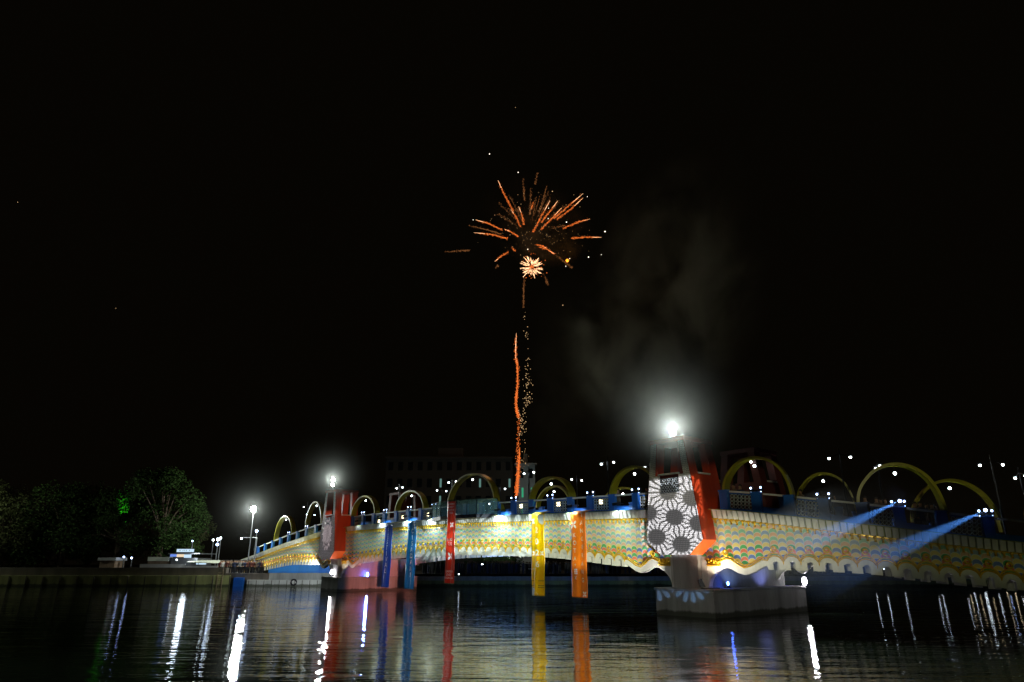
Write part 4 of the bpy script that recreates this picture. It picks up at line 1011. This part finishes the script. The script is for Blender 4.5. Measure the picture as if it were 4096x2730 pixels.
k2 = empty('kiosk', (at(800, 2260, 101).x, 101, 1.7)); tag(k2, 'low kiosk with a pale sloping canopy roof and white fence, right of the sign', 'kiosk')
g = MB(); a, b_ = at(742, 2242, 101.4), at(855, 2243, 101.4); c_, d_ = at(872, 2255, 100.9), at(745, 2250, 100.9)
g.hexa([d_, c_, b_ + Vector((0, 3, 0)), a + Vector((0, 3, 0)), d_ + Vector((0, 0, .06)), c_ + Vector((0, 0, .06)), b_ + Vector((0, 3, .06)), a + Vector((0, 3, .06))]); g.build('canopy', 'canopy_cloth', k2)
g = MB(); BX(g, 742, 868, 2265, 2281, 101, .1); g.build('fence', 'white_panel', k2)
g = MB(); BX(g, 784, 823, 2253, 2259, 102, .15); g.build('light_box', 'sign_glow', k2)
g = MB()
for q in (748, 790, 830, 866): BX(g, q, q + 2, 2253, 2281, 101.2, .07)
g.build('posts', 'steel', k2)
k3 = empty('kiosk', (at(630, 2260, 102).x, 102, 1.7)); tag(k3, 'long grey kiosk left of the lit sign, with a white board fence', 'kiosk')
g = MB(); BX(g, 590, 676, 2229, 2245, 103, 4); g.build('wall', 'canopy_cloth', k3)
g = MB(); BX(g, 558, 742, 2257, 2271, 101, .12); g.build('fence', 'white_panel', k3)
g = MB(); BX(g, 590, 676, 2245, 2257, 103.4, 3); g.build('counter', 'timber', k3)
k4 = empty('kiosk', (at(430, 2240, 103).x, 103, 1.7)); tag(k4, 'faint bluish roofed shed under the dark trees at left', 'kiosk')
g = MB(); BX(g, 390, 465, 2231, 2243, 103, 3); g.build('roof', 'white_panel', k4); g = MB(); BX(g, 395, 460, 2243, 2275, 103.2, 2.6); g.build('wall', 'timber', k4)
# ------------------------------------------------------------------ people
def person_mesh(seed, arm_up=False):
    random.seed(seed)
    v = [(0, 0, .92), (0, 0, 1.2), (0, 0, 1.42), (0, .0, 1.52), (0, -.01, 1.66), (0, 0, 1.76), (.18, 0, 1.4), (.24, .02, 1.12), (.25, -.1, .88), (-.18, 0, 1.4), (-.24, .02, 1.12), (-.25, -.1, .88), (.1, 0, .86), (.11, -.02, .47), (.12, .03, .06), (-.1, 0, .86), (-.11, .02, .47), (-.12, 0, .06), (.12, -.14, .04), (-.12, -.16, .04)]
    if arm_up: v[7] = (.26, -.15, 1.35); v[8] = (.2, -.32, 1.62)
    e = [(0, 1), (1, 2), (2, 3), (3, 4), (4, 5), (2, 6), (6, 7), (7, 8), (2, 9), (9, 10), (10, 11), (0, 12), (12, 13), (13, 14), (0, 15), (15, 16), (16, 17), (14, 18), (17, 19)]
    r = [.15, .14, .15, .06, .1, .085, .075, .055, .04, .075, .055, .04, .095, .07, .05, .095, .07, .05, .04, .04]
    me = bpy.data.meshes.new('p'); me.from_pydata(v, e, []); o = bpy.data.objects.new('p', me); COL.objects.link(o)
    md = o.modifiers.new('s', 'SKIN'); sv = me.skin_vertices[0].data
    for k, q in enumerate(r): sv[k].radius = (q, q * (.75 if k < 3 else 1)); sv[k].use_root = (k == 0)
    o.modifiers.new('ss', 'SUBSURF').levels = 1
    dg = bpy.context.evaluated_depsgraph_get(); m2 = bpy.data.meshes.new_from_object(o.evaluated_get(dg)); COL.objects.unlink(o); bpy.data.objects.remove(o)
    return m2
pmeshes = [person_mesh(1), person_mesh(2, True)]
random.seed(21)
cl = ['cloth_white', 'cloth_dark', 'cloth_red', 'cloth_blue', 'cloth_tan']; bodies = []
for s_, m2 in enumerate(pmeshes):
    for c_ in cl:
        m3 = m2.copy(); m3.materials.clear()
        for q in ('skin', c_, 'cloth_dark'): m3.materials.append(MATS[q])
        for pl in m3.polygons:
            z = pl.center.z; x = abs(pl.center.x); pl.material_index = 0 if z > 1.5 or (z < 1.0 and x > .2) or (s_ == 1 and pl.center.y < -.24) else (1 if z > .9 else 2); pl.use_smooth = True
        bodies.append(m3)
g = MB(); g.ball((0, .02, 1.72), .112, 8, 5, (1, 1, .9)); hairm = g.mesh('hair', 'hair', sm=True)
def person(x, y, z, rz, label, group=None, sc=1.0):
    k = random.randrange(10); o = bpy.data.objects.new('person', bodies[k]); COL.objects.link(o); o.location = (x, y, z); o.rotation_euler = (0, 0, rz)
    attach(o, None); tag(o, label, 'person', group)
    h = bpy.data.objects.new('hair', hairm); COL.objects.link(h); h.location = (x, y, z); h.rotation_euler = (0, 0, rz); attach(h, o)
    return o
cnt = {}
for k in range(44):
    u = 884 + (1078 - 884) * (k / 44) + random.uniform(-3, 3); D = 100.6 + random.uniform(0, 3.2)
    o = person(X(u, D), D, 1.66, random.uniform(-.6, .6), 'x', 'people crowding the low quay')
    shirt = o.data.materials[1].name.replace('cloth_', ''); cnt[shirt] = cnt.get(shirt, 0) + 1
    o['label'] = 'person in %s, %s of those from the left in the quay crowd' % (shirt, ORD[cnt[shirt] - 1])
for n, (u, w, l) in enumerate([(3460, 1.4, 'person on the deck at the left end of the wide dark hoop'), (3505, 1.3, 'person in the first place of the group under the wide dark hoop'), (3522, 1.9, 'person behind the rail near the middle of the wide dark hoop'), (3540, 1.3, 'person right of the middle of the group under the wide dark hoop'), (3655, 1.5, 'person at the left foot of the last hoop'), (3676, 1.2, 'person in the group inside the overlap of the two right hoops'), (3700, 1.6, 'tall person in the overlap of the two right hoops'), (3722, 1.3, 'person at the right foot of the wide dark hoop'), (3205, 1.5, 'person on the deck under the second hoop right of the near tower'), (3320, 2.2, 'person beyond the rail under the right half of the second hoop'), (2475, 1.2, 'person leaning over the rail left of the near tower'), (2590, 1.2, 'person at the rail right against the near tower'), (2940, 1.4, 'person on the deck just right of the near tower'), (2965, 2.0, 'second person on the deck right of the near tower')]):
    t, _ = inv(u, 2000, w); person(*P(t, w), zc(t) - .12, ang(t) + pi + random.uniform(-.5, .5), l)
# far crowd beyond the bridge: one mass
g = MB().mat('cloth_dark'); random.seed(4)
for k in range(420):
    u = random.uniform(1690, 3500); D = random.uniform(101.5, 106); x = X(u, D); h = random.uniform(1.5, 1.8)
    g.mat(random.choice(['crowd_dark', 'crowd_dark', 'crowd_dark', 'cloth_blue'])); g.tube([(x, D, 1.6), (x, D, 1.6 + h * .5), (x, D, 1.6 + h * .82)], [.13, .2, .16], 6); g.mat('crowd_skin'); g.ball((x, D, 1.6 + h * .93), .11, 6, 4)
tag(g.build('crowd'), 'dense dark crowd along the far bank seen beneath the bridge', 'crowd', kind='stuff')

# ------------------------------------------------------------------ buildings behind
def building(u0, u1, v0, D, dp, label, wall, cols_, rows, lit, litmat='lit_window', step=0):
    a = at(u0, 2200, D); b_ = at(u1, v0, D); z1 = b_.z; x0, x1 = a.x, b_.x
    bd = empty('apartment_block', ((x0 + x1) / 2, D + dp / 2, 1.6)); tag(bd, label, 'building')
    g = MB(); g.box(x0, x1, D, D + dp, 1.0, z1); g.build('wall', wall, bd)
    g = MB(); g.box(x0 - .4, x1 + .4, D - .4, D + dp + .4, z1, z1 + .35); g.box(x0 + (x1 - x0) * .4, x0 + (x1 - x0) * .6, D + 2, D + 5, z1 + .35, z1 + 2.6); g.build('roof', wall, bd)
    cw = (x1 - x0) / cols_; rh = (z1 - 3) / rows
    gd = {'f': None}
    for i in range(cols_):
        for j in range(rows):
            xa = x0 + cw * (i + .25); xb = x0 + cw * (i + .75); za = 3 + rh * (j + .3); zb_ = 3 + rh * (j + .8)
            g = MB(); g.mat('white_panel' if False else wall); g.box(xa - .12, xb + .12, D - .06, D, za - .15, za - .01); g.mat(litmat if (i, j) in lit else 'dark_window')
            if (i, j) in lit: g.box(xa + (xb - xa) * .6, xb, D - .03, D, za, zb_)
            else: g.box(xa, xb, D - .03, D, za, zb_)
            g.build('window', None, bd)
building(1525, 2052, 1835, 150, 14, 'long dark apartment block behind the tallest hoop with a few teal windows', 'building_wall', 13, 6, {(5, 4), (9, 4), (5, 3), (12, 4)})
building(2066, 2140, 1860, 146, 10, 'narrow pale building lit green, right of the rising rocket trail', 'pale_render', 2, 5, {(0, 3), (0, 2), (1, 3)}, 'green_window')
if 0: building(1560, 1700, 1985, 135, 8, 'low dark red house behind the two left hoops', 'red_paint', 4, 2, set())
lamp('yard_light', 'POINT', at(2100, 1960, 138), 500, (.6, .8, .8), None, r=.5)  # bare point lights in front of the buildings, no lamp modelled
lamp('yard_light', 'POINT', at(1760, 2010, 132), 200, (.7, .8, .75), None, r=.5)

# ------------------------------------------------------------------ fireworks
random.seed(11)
FD = 132.0
def fp(cx, cy, dD=0): return at(1700 + cx * .4464, 600 + cy * .4464, FD + dD)
def trail(g, pts, r, dens, spread, head=False):
    N = len(pts)
    if r > 0:
        q = []; rr = []
        for k in range(N - 1):
            for j in range(12):
                f = j / 12; q.append(pts[k] * (1 - f) + pts[k + 1] * f + Vector((random.gauss(0, 1), 0, random.gauss(0, 1))) * r * .5)
                s = (k + f) / (N - 1); rr.append(max(.006, r * (.25 + 1.1 * min(1, s * 2.2)) * (1 - max(0, s - .5) * 1.5) * random.uniform(.5, 1.3)))
        q.append(pts[-1]); rr.append(.005); g.tube(q, rr, 5)
    for _ in range(int(dens)):
        s = (random.random() ** .6) * (N - 1); k = min(int(s), N - 2); f = s - k
        p = pts[k] * (1 - f) + pts[k + 1] * f + Vector((random.gauss(0, spread), random.gauss(0, spread), random.gauss(0, spread * .8)))
        g.octa(p, random.uniform(.03, .085))
B1 = empty('firework', fp(920, 760)); tag(B1, 'wide orange firework burst of curving spark streams high over the bridge', 'firework')
TR = [([(655, 275), (700, 380), (790, 550)], .10, 1), ([(770, 535), (815, 600), (855, 690)], .13, 1), ([(840, 508), (870, 590), (885, 670)], .10, 1), ([(878, 240), (885, 350), (890, 450)], 0, 1), ([(1010, 195), (1000, 250), (985, 310)], 0, 1),
      ([(950, 340), (946, 450), (938, 580)], 0, 1), ([(972, 462), (965, 500), (950, 530)], .04, 1), ([(1093, 322), (1060, 450), (1020, 560)], .04, 0), ([(1120, 455), (1040, 600), (968, 740)], .10, 1), ([(1192, 455), (1120, 550), (1045, 650)], .10, 1), ([(1225, 520), (1130, 620), (1040, 715)], .10, 1),
      ([(1415, 393), (1290, 500), (1150, 620)], .07, 1), ([(1415, 432), (1310, 530), (1180, 625)], .08, 1), ([(1478, 620), (1380, 645), (1235, 705)], .14, 1), ([(1582, 785), (1440, 783), (1315, 792)], .09, 1), ([(455, 628), (570, 660), (690, 720)], .11, 1), ([(393, 680), (530, 710), (680, 755)], .06, 0), ([(440, 742), (600, 760), (740, 797)], .12, 1),
      ([(712, 712), (770, 735), (835, 778)], .16, 1), ([(985, 850), (1040, 860), (1090, 880)], .14, 1), ([(1010, 870), (1090, 890), (1158, 932)], .13, 1), ([(626, 1002), (680, 955), (750, 915)], .12, 1), ([(175, 915), (280, 908), (400, 900)], .04, 0), ([(630, 1068), (660, 1035)], .02, 0), ([(780, 875), (808, 908)], .08, 1), ([(1065, 1110), (1085, 1165), (1102, 1215)], .04, 0), ([(1160, 935), (1320, 1060)], 0, 1)]
for pts, r, hot in TR:
    g = MB(); n = len(pts); dd = random.uniform(-5, 5)
    L_ = sum(sqrt((a[0] - b_[0]) ** 2 + (a[1] - b_[1]) ** 2) for a, b_ in zip(pts, pts[1:]))
    g.mat('trail_orange' if hot and r > 0 else 'trail_dim')
    trail(g, [fp(a, b_, dd * (1 - i / n)) for i, (a, b_) in enumerate(pts)], r * .28, L_ * .6, .12)
    if hot and r > .05:
        q = [fp(a, b_, dd * (1 - i / n)) for i, (a, b_) in enumerate(pts)]; o_ = 0 if abs(pts[0][0] - 920) + abs(pts[0][1] - 760) > abs(pts[-1][0] - 920) + abs(pts[-1][1] - 760) else -1
        e, m_ = q[o_], q[1]; g.mat('trail_hot'); g.tube([e, e * .6 + m_ * .4, m_], [.012, .032, .008], 5)
    g.build('spark_stream', None, B1)
for _ in range(14):
    a = random.uniform(.25, 2.9); r0, r1 = random.uniform(90, 220), random.uniform(260, 460); dd = random.uniform(-6, 6)
    g = MB().mat('trail_dim'); trail(g, [fp(940 + r0 * cos(a), 760 - r0 * sin(a), dd), fp(940 + r1 * cos(a), 760 - r1 * sin(a) * .95, dd)], .02, random.uniform(20, 60), .16); g.build('spark_stream', None, B1)
g = MB().mat('spark_gold')
for _ in range(140):
    a = random.uniform(0, 2 * pi); R = random.uniform(60, 560) ; g.octa(fp(1010 + R * cos(a), 700 - abs(R * sin(a)) * .75 + random.uniform(0, 260), random.uniform(-6, 6)), random.uniform(.025, .07))
o = g.build('loose_embers', None, B1); o['kind'] = 'stuff'
B2 = empty('firework', fp(955, 1055)); tag(B2, 'small white hot firework burst below the wide orange one', 'firework')
for k in range(44):
    a = 2 * pi * k / 44 + random.uniform(-.08, .08); r0 = random.choice([8, 20, 45]) + random.uniform(-5, 15); r1 = r0 + random.uniform(30, 75) * (1.15 if abs(cos(a)) > .5 else .9)
    g = MB().mat('trail_hot'); d_ = random.uniform(-3, 3)
    q = [fp(955 + r * cos(a), 1055 - r * sin(a) * .85 - (12 if sin(a) > 0 else 0), d_ * r / 100) for r in (r0, (r0 + r1) / 2, r1)]
    trail(g, q, random.uniform(.025, .05), 2, .10); g.build('spark_stream', None, B2)
g = MB().mat('trail_orange')
for _ in range(160):
    a = random.uniform(0, 2 * pi); R = abs(random.gauss(0, 50)); g.octa(fp(955 + R * cos(a), 1050 + R * sin(a)), random.uniform(.04, .13))
o = g.build('glowing_heart', None, B2)
def path7(pts): return [at(1950 + a * .605, 1100 + b_ * .605, 118) for a, b_ in pts]
C1 = empty('rocket_trail', path7([(190, 1460)])[0]); tag(C1, 'tall wavy orange rocket trail rising behind the bridge', 'rocket trail')
g = MB().mat('trail_orange'); wav_ = path7([(191, 388), (188, 440), (186, 500), (187, 552), (198, 590), (200, 640), (198, 720), (193, 780), (189, 820), (190, 880), (196, 910), (207, 940), (206, 1000), (205, 1060), (202, 1130), (197, 1200), (195, 1300), (192, 1400), (190, 1460)])
trail(g, wav_[:12], .05, 800, .12); g.mat('trail_hot'); g.tube(wav_[:6], [.01, .03, .04, .035, .02, .01], 5); g.build('spark_stream', None, C1)
g = MB().mat('trail_orange'); trail(g, wav_[10:], .0, 260, .16); g.build('falling_sparks', None, C1)['kind'] = 'stuff'
C2 = empty('rocket_trail', path7([(192, 1450)])[0]); tag(C2, 'short bright orange rocket plume just above the bridge rail', 'rocket trail')
g = MB().mat('spark_orange'); q = path7([(213, 1140), (211, 1180), (208, 1240), (204, 1310), (199, 1380), (192, 1460)]); g.mat('trail_orange'); g.tube(q[:4], [.03, .11, .10, .03], 6); trail(g, q[1:], 0, 520, .15); g.build('spark_stream', None, C2)
C3 = empty('rocket_trail', path7([(232, 1280)])[0]); tag(C3, 'faint dotted gold spark column right of the wavy rocket trail', 'rocket trail')
g = MB().mat('spark_gold')
for pts, n in (([(283, 500), (255, 600), (262, 680), (268, 720), (258, 820), (262, 860)], 75), ([(262, 860), (235, 900), (236, 960), (230, 1100)], 60), ([(230, 1100), (240, 1200), (238, 1300)], 16), ([(245, 230), (250, 330), (265, 440)], 14)):
    trail(g, path7(pts), 0, n, .42)
g.build('spark_stream', None, C3)
C4 = empty('rocket_trail', fp(883, 1415)); tag(C4, 'thin straight rocket trail hanging below the small white burst', 'rocket trail')
g = MB().mat('trail_dim'); trail(g, [fp(890, 1140), fp(884, 1260), fp(882, 1415)], .05, 120, .12); g.build('spark_stream', None, C4)
for n, (u, v, r, m_, l) in enumerate([(578, 38, .16, 'spark_white', 'white star high above the left of the orange burst'), (835, 202, .15, 'spark_white', 'white star just above the top of the orange burst'), (432, 628, .10, 'spark_white', 'white star at the left tip of the orange burst'), (1107, 524, .10, 'spark_white', 'upper white star inside the orange burst'), (1104, 617, .12, 'spark_white', 'lower white star inside the orange burst'), (1268, 648, .15, 'spark_white', 'white star in the right half of the orange burst'), (1455, 419, .10, 'spark_white', 'white star beside the upper right streams'),
        (1613, 733, .2, 'spark_white', 'pinkish white star right of the orange burst'), (1275, 993, .34, 'spark_orange', 'large glowing orange star lower right of the white burst'), (1297, 975, .12, 'spark_white', 'small star touching the large orange star above'), (1262, 1043, .12, 'spark_white', 'small star just below the large orange star'), (1466, 962, .17, 'spark_white', 'white star right of the large orange star'), (1580, 940, .1, 'spark_white', 'faint star at the far right of the large orange star'), (1235, 1393, .14, 'spark_gold', 'golden star alone low right of the bursts'), (1141, 373, .15, 'spark_gold', 'golden star beside the upper right streams'), (921, 892, .13, 'spark_white', 'star on top of the small white burst'),
        (-3650, 470, .1, 'spark_gold', 'tiny spark far left in the dark sky'), (-2770, 1420, .07, 'spark_gold', 'tiny spark alone above the trees in the left sky'), (810, -380, .08, 'spark_gold', 'tiny spark highest in the middle of the sky')]):
    g = MB(); g.ball(fp(u, v), r * (.68 if m_ != 'spark_orange' else 1), 8, 6); tag(g.build('firework_star', m_, sm=True), l, 'firework star')
lamp('firework_glow', 'POINT', fp(1275, 993, -1), 3500, (1, .42, .08), None, r=.5)
lamp('firework_glow', 'POINT', fp(955, 1055, -1), 2500, (1, .6, .35), None, r=1.5)

# ------------------------------------------------------------------ drifting firework smoke, beam smoke, and haze balls added for lamp glare
def smoke_mat(name, dens, g, noisy, col, power=2.0, scale=2.2, cut=.5):
    m = bpy.data.materials.new(name); m.use_nodes = True; nt = m.node_tree; nt.nodes.remove(nt.nodes['Principled BSDF'])
    pv = node(nt, 'ShaderNodeVolumePrincipled'); pv.inputs['Color'].default_value = col + (1,); pv.inputs['Anisotropy'].default_value = g
    tc = node(nt, 'ShaderNodeTexCoord'); ln = node(nt, 'ShaderNodeVectorMath', operation='LENGTH'); nt.links.new(tc.outputs['Object'], ln.inputs[0])
    f = mth(nt, 'POWER', mth(nt, 'MAXIMUM', mth(nt, 'SUBTRACT', 1, ln.outputs['Value']), 0), power)
    if noisy:
        n = node(nt, 'ShaderNodeTexNoise'); n.inputs['Scale'].default_value = scale; n.inputs['Detail'].default_value = 4; n.inputs['Roughness'].default_value = .55; n.inputs['Distortion'].default_value = .6
        nt.links.new(tc.outputs['Object'], n.inputs[0])
        f = mth(nt, 'MULTIPLY', f, mth(nt, 'MAXIMUM', mth(nt, 'MULTIPLY', mth(nt, 'SUBTRACT', n.outputs[0], cut), 5), 0))
    nt.links.new(mth(nt, 'MULTIPLY', f, dens), pv.inputs['Density']); nt.links.new(pv.outputs[0], nt.nodes['Material Output'].inputs[1])
    m.cycles.volume_sampling = 'EQUIANGULAR'; MATS[name] = m
def smoke(c, r, mat, label, rot=(0, 0, 0)):
    g = MB(); g.ball((0, 0, 0), 1, 20, 12); o = bpy.data.objects.new('smoke', g.mesh('smoke', mat)); COL.objects.link(o)
    o.location = c; o.scale = r; o.rotation_euler = rot; tag(o, label, 'smoke', kind='stuff'); return o
smoke_mat('lamp_smoke', .0042, .5, False, (.9, .96, .9), 3.0)  # haze put round lamps to imitate lens glare
smoke_mat('drift_smoke', .016, .1, True, (.86, .9, .70), .8, 1.9, .45)
smoke_mat('beam_smoke', .02, .35, False, (.9, .95, 1), .9)
smoke(pA + Vector((-.6, -1.5, 2.2)), (9, 6, 8), 'lamp_smoke', 'thin smoke glowing round the near tower lamp')
smoke(pB + Vector((0, -1.5, .3)), (9, 8, 8), 'lamp_smoke', 'thin smoke glowing round the far tower lamps')
smoke(qp + Vector((0, -1.0, 0)), (13, 9, 12), 'lamp_smoke', 'thin smoke glowing round the tall floodlight pole on the left bank')
smoke(at(2420, 1500, 86), (16, 9, 14), 'drift_smoke', 'brownish smoke cloud between the rocket trail and the near tower lamp', (.4, radians(25), 1))
smoke(at(2700, 1100, 95), (20, 9, 20), 'drift_smoke', 'faint tall smoke plume high right of the fireworks', (0, radians(15), 2))
smoke_mat('burst_smoke', .012, .1, True, (.95, .86, .72), 1.2, 2.2, .45)
smoke(at(2150, 880, 128), (14, 6, 11), 'burst_smoke', 'faint smoke left hanging in the middle of the firework burst', (0, 0, .5))
for k, (p, tg) in enumerate(BEAMS):
    d = (tg - p).normalized(); q = d.to_track_quat('Z', 'Y').to_euler()
    smoke(p + d * 6.0, (2.1, 2.1, 8.5), 'beam_smoke', 'thin smoke along the %s blue beam' % ['upper', 'lower'][k], q)
lamp('smoke_side_flood', 'SPOT', L(14, 9.5, 9), 34000, (1, .97, .85), at(2600, 1350, 84), 44, .6, .5)  # unseen spot added to make the drifting smoke show
